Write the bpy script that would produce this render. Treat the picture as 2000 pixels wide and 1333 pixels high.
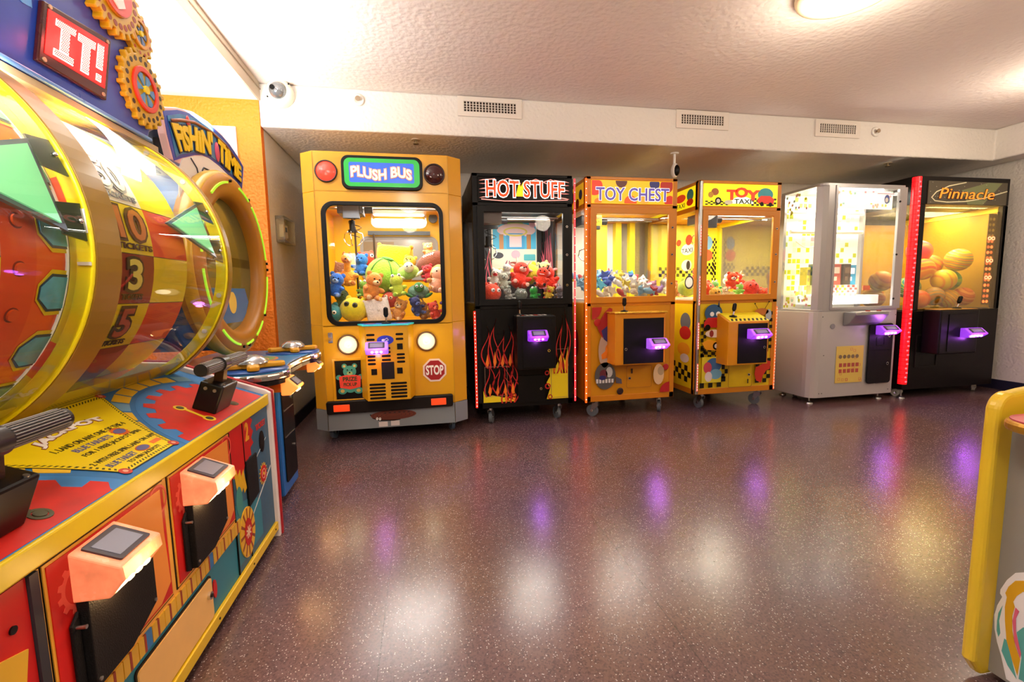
import bpy, bmesh, math, random
from mathutils import Matrix, Vector
PI = math.pi
SC = bpy.context.scene
for o in list(bpy.data.objects): bpy.data.objects.remove(o)

# ---------------------------------------------------------------- camera
cam_d = bpy.data.cameras.new('camera'); cam = bpy.data.objects.new('camera', cam_d)
SC.collection.objects.link(cam); SC.camera = cam
cam_d.sensor_width = 36.0; cam_d.lens = 887.9 / 2000 * 36.0
cam_d.clip_start = 0.02; cam_d.clip_end = 60
_yaw, _pit, _rol = 0.188933, 0.106808, -0.0180144
def _cam_axes():
    cy, sy, cp, sp = math.cos(_yaw), math.sin(_yaw), math.cos(_pit), math.sin(_pit)
    f = Vector((sy*cp, cy*cp, -sp)); r = Vector((cy, -sy, 0)); u = r.cross(f)
    cr, sr = math.cos(_rol), math.sin(_rol)
    return r*cr + u*sr, -r*sr + u*cr, f
_r, _u, _f = _cam_axes()
cam.matrix_world = Matrix(((_r.x, _u.x, -_f.x, 0), (_r.y, _u.y, -_f.y, 0), (_r.z, _u.z, -_f.z, 1.07), (0, 0, 0, 1)))

# ---------------------------------------------------------------- world, exposure, room lights
w = bpy.data.worlds.new('world'); SC.world = w; w.use_nodes = True
w.node_tree.nodes['Background'].inputs[0].default_value = (1, .93, .85, 1)
w.node_tree.nodes['Background'].inputs[1].default_value = 0.5
SC.view_settings.view_transform = 'Standard'; SC.view_settings.look = 'None'
SC.view_settings.gamma = 1.0; SC.view_settings.use_curve_mapping = False
SC.view_settings.exposure = 0.45

def lamp(kind, loc, energy, col=(1, .9, .78), size=.2, size_y=None, rot=(0, 0, 0), name='lamp', parent=None, spot=None):
    d = bpy.data.lights.new(name, kind); d.energy = energy; d.color = col
    if kind == 'AREA':
        d.size = size
        if size_y: d.shape = 'RECTANGLE'; d.size_y = size_y
        if spot: d.spread = spot
    elif kind == 'POINT': d.shadow_soft_size = size
    o = bpy.data.objects.new(name, d); SC.collection.objects.link(o)
    o.location = loc; o.rotation_euler = rot
    if parent: o.parent = parent
    return o
WARM = (1, .84, .66)
ROOM_LIGHTS = [(2.15, 2.05), (-.15, .35), (2.15, -1.0), (-.2, -1.7), (4.5, .4), (4.5, 2.5)]
for lx, ly in ROOM_LIGHTS:
    lamp('POINT', (lx, ly, 2.30), (13 if ly > 2 else 27) if lx > 0 else 27, WARM if lx > 0 else (1, .93, .85), .14, name='ceiling_bulb')
# invented white up-lights, added behind the two game signs to brighten the ceiling
lamp('AREA', (-1.22, 2.6, 1.95), 42, (1, .98, .93), .35, rot=(PI, 0, 0), name='added_uplight')
lamp('AREA', (-1.45, 1.9, 1.95), 22, (1, .98, .93), .35, rot=(PI, 0, 0), name='added_uplight')

# ---------------------------------------------------------------- materials
def C(h, k=1.0):
    h = h.lstrip('#'); v = [int(h[i:i+2], 16)/255 for i in (0, 2, 4)]
    return tuple((c/12.92 if c <= .04045 else ((c+.055)/1.055)**2.4)*k for c in v) + (1,)
_MC = {}
def M(col, rough=.45, metal=0, emit=0, ecol=None, bump=0, bscale=60, var=0.0, vscale=8, coat=0, sheen=0, alpha=1):
    key = (col, rough, metal, emit, ecol, bump, bscale, var, vscale, coat, sheen, alpha)
    if key in _MC: return _MC[key]
    m = bpy.data.materials.new('paint_' + col.strip('#')); m.use_nodes = True
    nt = m.node_tree; p = nt.nodes['Principled BSDF']
    p.inputs['Base Color'].default_value = C(col)
    p.inputs['Roughness'].default_value = rough; p.inputs['Metallic'].default_value = metal
    if sum(C(col)[:3]) < .03 and not metal: p.inputs['Specular IOR Level'].default_value = .22
    if coat: p.inputs['Coat Weight'].default_value = coat; p.inputs['Coat Roughness'].default_value = .1
    if sheen: p.inputs['Sheen Weight'].default_value = sheen
    if alpha < 1: p.inputs['Alpha'].default_value = alpha
    if emit:
        p.inputs['Emission Color'].default_value = C(ecol or col); p.inputs['Emission Strength'].default_value = emit
    tc = nt.nodes.new('ShaderNodeTexCoord'); n = nt.nodes.new('ShaderNodeTexNoise')
    n.inputs['Scale'].default_value = vscale; n.inputs['Detail'].default_value = 3
    nt.links.new(tc.outputs['Object'], n.inputs['Vector'])
    mr = nt.nodes.new('ShaderNodeMapRange'); mr.inputs['To Min'].default_value = max(0, rough-.06); mr.inputs['To Max'].default_value = min(1, rough+.08)
    nt.links.new(n.outputs['Fac'], mr.inputs['Value']); nt.links.new(mr.outputs['Result'], p.inputs['Roughness'])
    if var:
        hs = nt.nodes.new('ShaderNodeHueSaturation'); hs.inputs['Color'].default_value = C(col)
        m2 = nt.nodes.new('ShaderNodeMapRange'); m2.inputs['From Min'].default_value = .3; m2.inputs['From Max'].default_value = .7
        m2.inputs['To Min'].default_value = 1-var; m2.inputs['To Max'].default_value = 1+var
        nt.links.new(n.outputs['Fac'], m2.inputs['Value']); nt.links.new(m2.outputs['Result'], hs.inputs['Value'])
        nt.links.new(hs.outputs['Color'], p.inputs['Base Color'])
    if bump:
        b = nt.nodes.new('ShaderNodeBump'); n2 = nt.nodes.new('ShaderNodeTexNoise')
        n2.inputs['Scale'].default_value = bscale; n2.inputs['Detail'].default_value = 4
        nt.links.new(tc.outputs['Object'], n2.inputs['Vector']); nt.links.new(n2.outputs['Fac'], b.inputs['Height'])
        b.inputs['Strength'].default_value = bump; b.inputs['Distance'].default_value = .01
        nt.links.new(b.outputs['Normal'], p.inputs['Normal'])
    _MC[key] = m
    return m
def fur(col): return M(col, rough=.95, bump=.9, bscale=90, var=.12, vscale=30, sheen=.25)
def glass(tint='#ffffff', refl=1.0, name='clear_glass', rough=.01, haze=0.0):
    key = ('G', tint, refl, rough, haze)
    if key in _MC: return _MC[key]
    m = bpy.data.materials.new(name); m.use_nodes = True; nt = m.node_tree; nt.nodes.clear()
    out = nt.nodes.new('ShaderNodeOutputMaterial'); mix = nt.nodes.new('ShaderNodeMixShader')
    tr = nt.nodes.new('ShaderNodeBsdfTransparent'); tr.inputs['Color'].default_value = C(tint)
    gl = nt.nodes.new('ShaderNodeBsdfGlossy'); gl.inputs['Roughness'].default_value = rough
    fr = nt.nodes.new('ShaderNodeFresnel'); fr.inputs['IOR'].default_value = 1.45
    mu = nt.nodes.new('ShaderNodeMath'); mu.operation = 'MULTIPLY'; mu.inputs[1].default_value = refl; mu.use_clamp = True
    nt.links.new(fr.outputs[0], mu.inputs[0]); nt.links.new(mu.outputs[0], mix.inputs[0])
    nt.links.new(tr.outputs[0], mix.inputs[1]); nt.links.new(gl.outputs[0], mix.inputs[2])
    last = mix
    if haze:
        df = nt.nodes.new('ShaderNodeBsdfDiffuse'); df.inputs['Color'].default_value = C(tint)
        m2 = nt.nodes.new('ShaderNodeMixShader'); m2.inputs[0].default_value = haze
        nt.links.new(mix.outputs[0], m2.inputs[1]); nt.links.new(df.outputs[0], m2.inputs[2]); last = m2
    nt.links.new(last.outputs[0], out.inputs['Surface'])
    _MC[key] = m
    return m
def glow(col, s): return M(col, rough=.4, emit=s, ecol=col)

BLACK = M('#080707', .38); MATTE = M('#141212', .6, bump=.25, bscale=300); DGREY = M('#3a3836', .5)
CHROME = M('#d8d8d8', .12, metal=1); STEEL = M('#a9a9a6', .3, metal=1); WHITE = M('#f2efe8', .5)
RUBBER = M('#5f6468', .6); GLASS = glass('#ffffff', .22); ACRYL = glass('#fdfbe8', .9, 'clear_acrylic', .02, .02)
MIRROR = M('#c8c6bc', .06, metal=1)
YEL = M('#f0dc10', .4); RED = M('#d81c14', .45, var=.1); ORG = M('#e86018', .45); BLU = M('#2a6cc0', .45)
TEAL = M('#3f96a8', .5); PURPLE_GLOW = glow('#a838ff', 3.0)

# ---------------------------------------------------------------- mesh builder
def FR(o, u, v):
    u = Vector(u).normalized(); v = Vector(v).normalized(); n = u.cross(v); o = Vector(o)
    return Matrix(((u.x, v.x, n.x, o.x), (u.y, v.y, n.y, o.y), (u.z, v.z, n.z, o.z), (0, 0, 0, 1)))
ID = Matrix.Identity(4)
FRONT = FR((0, 0, 0), (1, 0, 0), (0, 0, 1))            # local machine front: u=x, v=z, n towards the player
def fy(y): return FR((0, y, 0), (1, 0, 0), (0, 0, 1))
def rrect(u0, u1, v0, v1, r=.02, n=5):
    p = []
    for cx, cy, a in ((u1-r, v0+r, -90), (u1-r, v1-r, 0), (u0+r, v1-r, 90), (u0+r, v0+r, 180)):
        for i in range(n+1):
            t = math.radians(a + 90*i/n); p.append((cx+r*math.cos(t), cy+r*math.sin(t)))
    return p
def circ(cu, cv, ru, rv=None, n=24, a0=0, a1=360, close=True):
    rv = rv or ru; k = n if close and a1-a0 >= 360 else n+1
    return [(cu+ru*math.cos(math.radians(a0+(a1-a0)*i/n)), cv+rv*math.sin(math.radians(a0+(a1-a0)*i/n))) for i in range(k)]
def rect(u0, u1, v0, v1): return [(u0, v0), (u1, v0), (u1, v1), (u0, v1)]
def gearp(cu, cv, r0, r1, teeth, a0=0, duty=.5):
    p = []
    for i in range(teeth):
        for f, r in ((0, r0), (.12, r1), (duty-.12+.1, r1), (duty+.1, r0)):
            t = math.radians(a0)+2*PI*(i+f)/teeth; p.append((cu+r*math.cos(t), cv+r*math.sin(t)))
    return p
_TC = {}
def text_geo(s, off=0.0):
    k = (s, off)
    if k in _TC: return _TC[k]
    cu = bpy.data.curves.new('t', 'FONT'); cu.body = s; cu.offset = off; cu.extrude = .5; cu.resolution_u = 3
    o = bpy.data.objects.new('t', cu); SC.collection.objects.link(o)
    bpy.context.view_layer.update()
    me = bpy.data.meshes.new_from_object(o.evaluated_get(bpy.context.evaluated_depsgraph_get()))
    r = ([tuple(v.co) for v in me.vertices], [tuple(p.vertices) for p in me.polygons])
    bpy.data.objects.remove(o); bpy.data.curves.remove(cu); bpy.data.meshes.remove(me)
    _TC[k] = r
    return r
class B:
    def __init__(s, mat=None, F=None):
        s.v = []; s.f = []; s.mi = []; s.mats = []; s.F = F or ID; s.cur = 0; s.sm = []
        if mat: s.mat(mat)
    def mat(s, m):
        if m not in s.mats: s.mats.append(m)
        s.cur = s.mats.index(m); return s
    def at(s, F): s.F = F; return s
    def add(s, vs, fs, m=None, smooth=False, F=None):
        if m: s.mat(m)
        F = F or s.F; b = len(s.v)
        s.v += [tuple(F @ Vector(p)) for p in vs]
        for f in fs: s.f.append([b+i for i in f]); s.mi.append(s.cur); s.sm.append(smooth)
        return s
    def box(s, x0, x1, y0, y1, z0, z1, m=None, F=None):
        vs = [(x, y, z) for z in (z0, z1) for y in (y0, y1) for x in (x0, x1)]
        return s.add(vs, [(0, 2, 3, 1), (4, 5, 7, 6), (0, 1, 5, 4), (2, 6, 7, 3), (0, 4, 6, 2), (1, 3, 7, 5)], m, F=F)
    def prism(s, pts, h0, h1, m=None, F=None, smooth=False):
        n = len(pts); vs = [(p[0], p[1], h0) for p in pts] + [(p[0], p[1], h1) for p in pts]
        fs = [tuple(range(n-1, -1, -1)), tuple(range(n, 2*n))] + [(i, (i+1) % n, n+(i+1) % n, n+i) for i in range(n)]
        return s.add(vs, fs, m, smooth=smooth, F=F)
    def ring(s, a, b, h0, h1, m=None, F=None):
        n = len(a); vs = [(p[0], p[1], h) for h in (h0, h1) for L in (a, b) for p in L]
        fs = []
        for i in range(n):
            j = (i+1) % n
            fs += [(i, n+i, n+j, j), (2*n+i, 2*n+j, 3*n+j, 3*n+i), (i, j, 2*n+j, 2*n+i), (n+i, 3*n+i, 3*n+j, n+j)]
        return s.add(vs, fs, m, F=F)
    def cyl(s, p0, p1, r0, r1=None, n=20, m=None, F=None, smooth=True, caps=True):
        r1 = r0 if r1 is None else r1; p0 = Vector(p0); p1 = Vector(p1); d = (p1-p0).normalized()
        a = d.cross(Vector((0, 0, 1)) if abs(d.z) < .9 else Vector((1, 0, 0))).normalized(); b = d.cross(a)
        vs = [tuple(p0+(a*math.cos(2*PI*i/n)+b*math.sin(2*PI*i/n))*r0) for i in range(n)] + [tuple(p1+(a*math.cos(2*PI*i/n)+b*math.sin(2*PI*i/n))*r1) for i in range(n)]
        s.add(vs, [(i, (i+1) % n, n+(i+1) % n, n+i) for i in range(n)], m, smooth, F)
        if caps:
            if r0 > 1e-5: s.add(vs[:n], [tuple(range(n-1, -1, -1))], m, F=F)
            if r1 > 1e-5: s.add(vs[n:], [tuple(range(n))], m, F=F)
        return s
    def sph(s, c, r, m=None, rot=None, nu=16, nv=10, F=None, flat=None):
        if not hasattr(r, '__len__'): r = (r, r, r)
        R = rot or Matrix.Identity(3); c = Vector(c); vs = [tuple(c+R @ Vector((0, 0, r[2])))]
        for j in range(1, nv):
            t = PI*j/nv
            for i in range(nu):
                a = 2*PI*i/nu; vs.append(tuple(c+R @ Vector((r[0]*math.sin(t)*math.cos(a), r[1]*math.sin(t)*math.sin(a), r[2]*math.cos(t)))))
        vs.append(tuple(c+R @ Vector((0, 0, -r[2])))); e = len(vs)-1
        fs = [(0, 1+i, 1+(i+1) % nu) for i in range(nu)] + [(e, e-nu+(i+1) % nu, e-nu+i) for i in range(nu)]
        for j in range(nv-2):
            for i in range(nu):
                fs.append((1+j*nu+i, 1+(j+1)*nu+i, 1+(j+1)*nu+(i+1) % nu, 1+j*nu+(i+1) % nu))
        return s.add(vs, fs, m, True, F)
    def lathe(s, prof, n=32, m=None, F=None, smooth=True, a0=0, a1=360):
        """prof = [(r, h)...] about the frame's n axis"""
        full = a1-a0 >= 360; k = n if full else n+1; vs = []
        for r, h in prof:
            for i in range(k):
                t = math.radians(a0+(a1-a0)*i/n); vs.append((r*math.cos(t), r*math.sin(t), h))
        fs = []
        for j in range(len(prof)-1):
            for i in range(n):
                i2 = (i+1) % k if full else i+1
                fs.append((j*k+i, j*k+i2, (j+1)*k+i2, (j+1)*k+i))
        return s.add(vs, fs, m, smooth, F)
    def tube(s, path, r, n=8, m=None, F=None):
        P = [Vector(p) for p in path]; vs = []; k = len(P)
        for i, p in enumerate(P):
            d = (P[min(i+1, k-1)]-P[max(i-1, 0)]).normalized()
            a = d.cross(Vector((0, 0, 1)) if abs(d.z) < .95 else Vector((1, 0, 0))).normalized(); b = d.cross(a)
            rr = r[i] if hasattr(r, '__len__') else r
            vs += [tuple(p+(a*math.cos(2*PI*q/n)+b*math.sin(2*PI*q/n))*rr) for q in range(n)]
        fs = [(i*n+q, i*n+(q+1) % n, (i+1)*n+(q+1) % n, (i+1)*n+q) for i in range(k-1) for q in range(n)]
        fs += [tuple(range(n-1, -1, -1)), tuple((k-1)*n+q for q in range(n))]
        return s.add(vs, fs, m, True, F)
    def text(s, st, u0, u1, v0, v1, h0, h1, m=None, F=None, off=0.0, warp=None, shear=0.0):
        base, _ = text_geo(st, 0.0); vs, fs = text_geo(st, off)
        xs = [p[0] for p in base]; ys = [p[1] for p in base]
        x0, x1, y0, y1 = min(xs), max(xs), min(ys), max(ys); out = []
        for x, y, z in vs:
            a = (x-x0)/(x1-x0); b = (y-y0)/(y1-y0)
            if warp: u, v = warp(a, b)
            else: u, v = u0+(u1-u0)*a, v0+(v1-v0)*b
            out.append((u+shear*(v-v0), v, h0+(h1-h0)*(z+.5)))
        return s.add(out, fs, m, F=F)
    def build(s, name, parent=None, bevel=0, seg=2, mats=None, flip=False, loc=None, recalc=True):
        me = bpy.data.meshes.new(name); me.from_pydata(s.v, [], s.f)
        for m in (mats or s.mats): me.materials.append(m)
        me.polygons.foreach_set('material_index', s.mi); me.polygons.foreach_set('use_smooth', s.sm)
        if recalc:
            bm = bmesh.new(); bm.from_mesh(me)
            bmesh.ops.recalc_face_normals(bm, faces=bm.faces); bm.to_mesh(me); bm.free()
        o = bpy.data.objects.new(name, me); SC.collection.objects.link(o)
        if parent: o.parent = parent
        if loc: o.location = loc
        if bevel:
            md = o.modifiers.new('bevel', 'BEVEL'); md.width = bevel; md.segments = seg; md.limit_method = 'ANGLE'; md.angle_limit = math.radians(50)
        return o
def tag(o, label=None, cat=None, group=None, kind=None):
    if label: o['label'] = label
    if cat: o['category'] = cat
    if group: o['group'] = group
    if kind: o['kind'] = kind
    return o
def thing(name, label, cat, loc=(0, 0, 0), rz=0, group=None):
    o = bpy.data.objects.new(name, None); SC.collection.objects.link(o); o.empty_display_size = .1
    o.location = loc; o.rotation_euler = (0, 0, rz)
    return tag(o, label, cat, group)
# ---------------------------------------------------------------- room
HC, HL, HS = 2.55, 2.435, 2.257        # ceiling right, ceiling left, soffit underside
YS, YB, XL, XR, XRS = 3.6, 4.69, -1.08, 5.70, 5.475
def wallmat(col, bump=.5, scale=45, rough=.75):
    m = bpy.data.materials.new('wall_paint'); m.use_nodes = True; nt = m.node_tree; p = nt.nodes['Principled BSDF']
    p.inputs['Base Color'].default_value = C(col); p.inputs['Roughness'].default_value = rough
    tc = nt.nodes.new('ShaderNodeTexCoord'); n = nt.nodes.new('ShaderNodeTexNoise'); n.inputs['Scale'].default_value = scale; n.inputs['Detail'].default_value = 5
    v = nt.nodes.new('ShaderNodeTexVoronoi'); v.inputs['Scale'].default_value = scale*.9; v.feature = 'SMOOTH_F1'
    mx = nt.nodes.new('ShaderNodeMath'); mx.operation = 'ADD'; b = nt.nodes.new('ShaderNodeBump')
    b.inputs['Strength'].default_value = bump; b.inputs['Distance'].default_value = .012
    nt.links.new(tc.outputs['Object'], n.inputs['Vector']); nt.links.new(tc.outputs['Object'], v.inputs['Vector'])
    nt.links.new(n.outputs['Fac'], mx.inputs[0]); nt.links.new(v.outputs['Distance'], mx.inputs[1])
    nt.links.new(mx.outputs[0], b.inputs['Height']); nt.links.new(b.outputs['Normal'], p.inputs['Normal'])
    return m
CEIL = wallmat('#ece2dc', .35, 38); SOFF = wallmat('#e9e4dc', .35, 45, .5); WALLW = wallmat('#dcd6cc', .4, 50)
ORANGE = wallmat('#f07c10', .5, 60, .6); STRIP = wallmat('#bfae98', .1, 30); BASEM = M('#1d1c34', .4)
def floormat():
    m = bpy.data.materials.new('speckled_vinyl'); m.use_nodes = True; nt = m.node_tree; p = nt.nodes['Principled BSDF']; L = nt.links.new
    tc = nt.nodes.new('ShaderNodeTexCoord')
    def noise(s, d=4, r=.6):
        n = nt.nodes.new('ShaderNodeTexNoise'); n.inputs['Scale'].default_value = s; n.inputs['Detail'].default_value = d; n.inputs['Roughness'].default_value = r
        L(tc.outputs['Object'], n.inputs['Vector']); return n
    def ramp(src, stops):
        r = nt.nodes.new('ShaderNodeValToRGB'); e = r.color_ramp.elements
        e[0].position, e[0].color = stops[0]; e[1].position, e[1].color = stops[1]
        for q in stops[2:]: x = e.new(q[0]); x.color = q[1]
        L(src, r.inputs['Fac']); return r
    big = noise(.9, 3); base = ramp(big.outputs['Fac'], [(.35, C('#57444f')), (.62, C('#62473c'))])
    v = nt.nodes.new('ShaderNodeTexVoronoi'); v.inputs['Scale'].default_value = 190; L(tc.outputs['Object'], v.inputs['Vector'])
    chips = ramp(v.outputs['Color'], [(.0, (.45, .45, .45, 1)), (.6, (1.35, 1.35, 1.35, 1))])
    mul = nt.nodes.new('ShaderNodeMix'); mul.data_type = 'RGBA'; mul.blend_type = 'MULTIPLY'; mul.inputs['Factor'].default_value = .8
    L(base.outputs['Color'], mul.inputs[6]); L(chips.outputs['Color'], mul.inputs[7])
    v2 = nt.nodes.new('ShaderNodeTexVoronoi'); v2.inputs['Scale'].default_value = 120; L(tc.outputs['Object'], v2.inputs['Vector'])
    sp = ramp(v2.outputs['Distance'], [(.17, (1, 1, 1, 1)), (.24, (0, 0, 0, 1))])
    sel = nt.nodes.new('ShaderNodeSeparateColor'); L(v2.outputs['Color'], sel.inputs[0])
    gt = nt.nodes.new('ShaderNodeMath'); gt.operation = 'GREATER_THAN'; gt.inputs[1].default_value = .45; L(sel.outputs[0], gt.inputs[0])
    m3 = nt.nodes.new('ShaderNodeMath'); m3.operation = 'MULTIPLY'; L(sp.outputs['Color'], m3.inputs[0]); L(gt.outputs[0], m3.inputs[1])
    mix = nt.nodes.new('ShaderNodeMix'); mix.data_type = 'RGBA'; L(m3.outputs[0], mix.inputs['Factor']); L(mul.outputs[2], mix.inputs[6]); mix.inputs[7].default_value = C('#c4b6b2')
    # welded sheet seams
    sx = nt.nodes.new('ShaderNodeSeparateXYZ'); L(tc.outputs['Object'], sx.inputs[0])
    def math_(op, a, v): q = nt.nodes.new('ShaderNodeMath'); q.operation = op; L(a, q.inputs[0]); q.inputs[1].default_value = v; return q.outputs[0]
    fr_ = math_('FRACT', math_('DIVIDE', math_('ADD', sx.outputs[0], 20*.915+.17), .915), 0)
    ln = math_('LESS_THAN', fr_, .0032)
    seam = nt.nodes.new('ShaderNodeMix'); seam.data_type = 'RGBA'; L(math_('MULTIPLY', ln, .55), seam.inputs['Factor']); L(mix.outputs[2], seam.inputs[6]); seam.inputs[7].default_value = C('#1c1414')
    L(seam.outputs[2], p.inputs['Base Color'])
    rn = noise(3.5, 5, .7); rr = nt.nodes.new('ShaderNodeMapRange'); rr.inputs['From Min'].default_value = .3; rr.inputs['From Max'].default_value = .75
    rr.inputs['To Min'].default_value = .2; rr.inputs['To Max'].default_value = .27; L(rn.outputs['Fac'], rr.inputs['Value']); L(rr.outputs['Result'], p.inputs['Roughness'])
    p.inputs['Specular IOR Level'].default_value = 1.0
    b = nt.nodes.new('ShaderNodeBump'); b.inputs['Strength'].default_value = .05; b.inputs['Distance'].default_value = .004
    bn = noise(5, 2); L(bn.outputs['Fac'], b.inputs['Height'])
    b2 = nt.nodes.new('ShaderNodeBump'); b2.inputs['Strength'].default_value = .08; b2.inputs['Distance'].default_value = .001
    L(v.outputs['Distance'], b2.inputs['Height']); L(b.outputs['Normal'], b2.inputs['Normal']); L(b2.outputs['Normal'], p.inputs['Normal'])
    return m
def struct(name, b, **k): o = b.build(name, **k); o['kind'] = 'structure'; return o
struct('floor', B(floormat()).box(-4, XR+.1, -3.2, YB+.1, -.08, 0))
b = B(CEIL); b.box(XL, XR+.1, -3.2, YB+.1, HC, HC+.1); struct('ceiling', b)
b = B(wallmat('#eceeec', .08, 20)); b.box(-4, XL, -3.2, YS, HL, HC+.1); struct('ceiling', b)
b = B(STRIP); b.box(XL, XL+.012, -3.2, YS, HL-.004, HC, STRIP); struct('trim_1', b)
b = B(M('#a89680', .6)); b.box(XL+.012, XL+.02, -3.2, YS, HL+.07, HL+.076); struct('trim_2', b)
b = B(ORANGE); b.box(-4, XL, YS, YS+.06, 0, HL); struct('wall_left_front', b)
b = B(WALLW); b.box(XL-.08, XL, YS+.06, YB, 0, HS+.05); struct('wall_alcove', b)
b = B(WALLW); b.box(XL-.1, XR+.1, YB, YB+.1, 0, HS+.1); struct('wall_back', b)
b = B(WALLW); b.box(XR, XR+.1, -3.2, YB, 0, HC+.1); struct('wall_right', b)
b = B(WALLW); b.box(-4, XR, -3.2, -3.1, 0, HC+.1); struct('wall_front', b)
b = B(M('#e8e2d4', .6)); b.box(-2.45, -2.37, -3.1, YS, 0, HC); struct('wall_left', b)
b = B(SOFF); b.prism([(XL, YS), (XRS, YS), (XRS, -3.1), (XR, -3.1), (XR, YB), (XL, YB)], HS, HC); struct('trim_3', b, bevel=.012)
for nm, a in (('baseboard_alcove', (XL, XL+.012, YS+.0, YB, 0, .1)), ('baseboard_back', (XL, XR, YB-.012, YB, 0, .1)), ('baseboard_right', (XR-.012, XR, -3.1, YB-.012, 0, .1)), ('baseboard_left', (-2.37, XL, YS-.012, YS, 0, .1))):
    struct(nm, B(BASEM).box(*a), bevel=.003)

# ---------------------------------------------------------------- ceiling lights, vents, cameras, sprinklers
def ceiling_light(x, y, label, on=True):
    t = thing('ceiling_light', label, 'ceiling light', (x, y, HC), group=None)
    B(M('#f0dcb4', .4)).lathe([(.225, 0), (.235, -.012), (.228, -.03), (.2, -.036), (.195, -.03)], 48).build('rim', t)
    B(M('#fff0d0', .4, emit=1.3, ecol='#ffe9c4')).lathe([(.198, -.03), (.17, -.045), (.1, -.058), (0, -.062)], 48).build('diffuser', t)
LNAME = ['round flush ceiling light, the one at the top edge of the picture', 'round flush ceiling light above the near end of the wheel game', 'round flush ceiling light behind the photographer on the right', 'round flush ceiling light behind the photographer on the left', 'round flush ceiling light over the right wall side, nearest the room middle', 'round flush ceiling light near the right soffit']
ceiling_light(2.13, 2.06, LNAME[0])
VM = M('#e9e1d6', .45)
for i, (x0, x1, z0, z1, lab) in enumerate(((.303, .798, 2.400, 2.556-.012, 'white wall vent grille with dark slots above the black flame claw machine, leftmost of three'), (2.10, 2.585, 2.400, 2.545, 'white wall vent grille in the soffit above the small hanging camera, middle of three'), (3.44, 3.91, 2.392, 2.538, 'white wall vent grille above the silver prize machine, rightmost of three'))):
    t = thing('vent_grille', lab, 'vent', ((x0+x1)/2, YS, (z0+z1)/2), group='air vents in the soffit'); w2 = (x1-x0)/2; h2 = (z1-z0)/2; F = fy(0)
    B(VM).ring(rect(-w2, w2, -h2, h2), rect(-w2+.045, w2-.045, -h2+.036, h2-.036), 0, .012, F=F).build('frame', t, bevel=.003)
    B(M('#3c2c22', .7)).box(-w2+.045, w2-.045, -.003, -.001, -h2+.036, h2-.036).build('backing', t)
    b = B(VM); n = 17
    for k in range(n+1):
        u = -w2+.045+(2*w2-.09)*k/n; b.box(u-.0035, u+.0035, -.01, -.003, -h2+.036, h2-.036)
    for k in (1, 2, 3):
        v = -h2+.036+(2*h2-.072)*k/4; b.box(-w2+.045, w2-.045, -.006, -.004, v-.0018, v+.0018)
    b.build('slats', t)
# dome camera on the soffit corner
t = thing('dome_camera', 'white dome security camera in the corner by the orange wall', 'security camera', (-.93, YS, 2.475)); F = fy(0)
B(M('#e4ddca', .4)).lathe([(.0, 0), (.09, 0), (.092, .02), (.088, .055), (.07, .075), (.056, .08), (.054, .07)], 40, F=F).build('housing', t)
B(M('#8f9294', .08, metal=.6)).lathe([(.056, .072), (.05, .1), (.034, .12), (.016, .129), (0, .131)], 32, F=FR((.0, 0, .0), (1, 0, 0), (0, 0, 1))).build('dome', t)
B(BLACK).cyl((-.02, -.128, .0), (-.02, -.135, 0), .016).cyl((.07, -.068, .05), (.07, -.074, .05), .005).cyl((-.07, -.068, -.04), (-.07, -.074, -.04), .005).build('lens', t)
t = thing('bullet_camera', 'small white and black camera hanging from the soffit underside', 'security camera', (2.2, 3.78, HS))
B(WHITE).cyl((0, 0, 0), (0, 0, -.012), .035).cyl((0, 0, -.01), (.0, -.0, -.1), .011).build('bracket', t)
B(M('#ece8e2', .35)).sph((-.005, -.02, -.155), (.034, .04, .062)).build('housing', t)
B(BLACK).sph((-.002, -.04, -.158), (.027, .032, .048)).build('lens', t)
for x, y, z, wallm, lab in ((-.411, YS, 2.472, 1, 'small round white sprinkler head on the soffit between dome camera and vent'), (4.08, YS, 2.459, 1, 'small round sprinkler head on the soffit right of the last vent')):
    t = thing('sprinkler_head', lab, 'sprinkler', (x, y, z)); F = fy(0)
    B(WHITE).lathe([(0, 0), (.04, 0), (.042, .01), (.028, .016), (.026, .012), (0, .012)], 24, F=F).build('plate', t)
    B(M('#a8947c', .4, metal=.6)).cyl((0, -.01, 0), (0, -.035, 0), .009).cyl((0, -.034, 0), (0, -.038, 0), .018).build('nozzle', t)
for x, y, lab in ((-.015, 3.73, 'brass sprinkler head under the soffit above the yellow bus machine'), (4.48, 3.80, 'brass sprinkler head under the soffit left of the tall black ball machine')):
    t = thing('sprinkler_head', lab, 'sprinkler', (x, y, HS))
    B(M('#cdbb9d', .4)).cyl((0, 0, 0), (0, 0, -.006), .035).build('plate', t)
    B(M('#8a7452', .35, metal=.8)).cyl((0, 0, -.005), (0, 0, -.03), .008).cyl((0, 0, -.03), (0, 0, -.034), .022).build('nozzle', t)
# thermostat box behind a clear cover on the alcove wall
t = thing('thermostat', 'white thermostat under a clear guard on the alcove wall', 'thermostat', (XL, 3.93, 1.58)); F = FR((0, 0, 0), (0, -1, 0), (0, 0, 1)); F = FR((0, 0, 0), (0, 1, 0), (0, 0, 1))
B(WHITE).prism(rrect(-.06, .06, -.05, .05, .008), 0, .03, F=F).build('case', t, bevel=.002)
B(M('#39424a', .2)).prism(rrect(-.01, .035, -.005, .03, .004), .03, .032, F=F).build('screen', t)
b = B(glass('#f4f0dc', 1.0, 'clear_cover', .05, .12)); b.ring(rrect(-.15, .15, -.1, .1, .01), rrect(-.13, .13, -.08, .08, .01), 0, .06, F=F); b.build('guard', t)
tag(B(M('#cfd3d0', .5)).box(-2.35, -1.235, YS-.02, YS-.001, 1.2, 2.245, M('#dde0dc', .5)).build('wall_board', bevel=.003), 'large white board hung on the orange wall behind the fish game sign', 'wall board')
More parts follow.
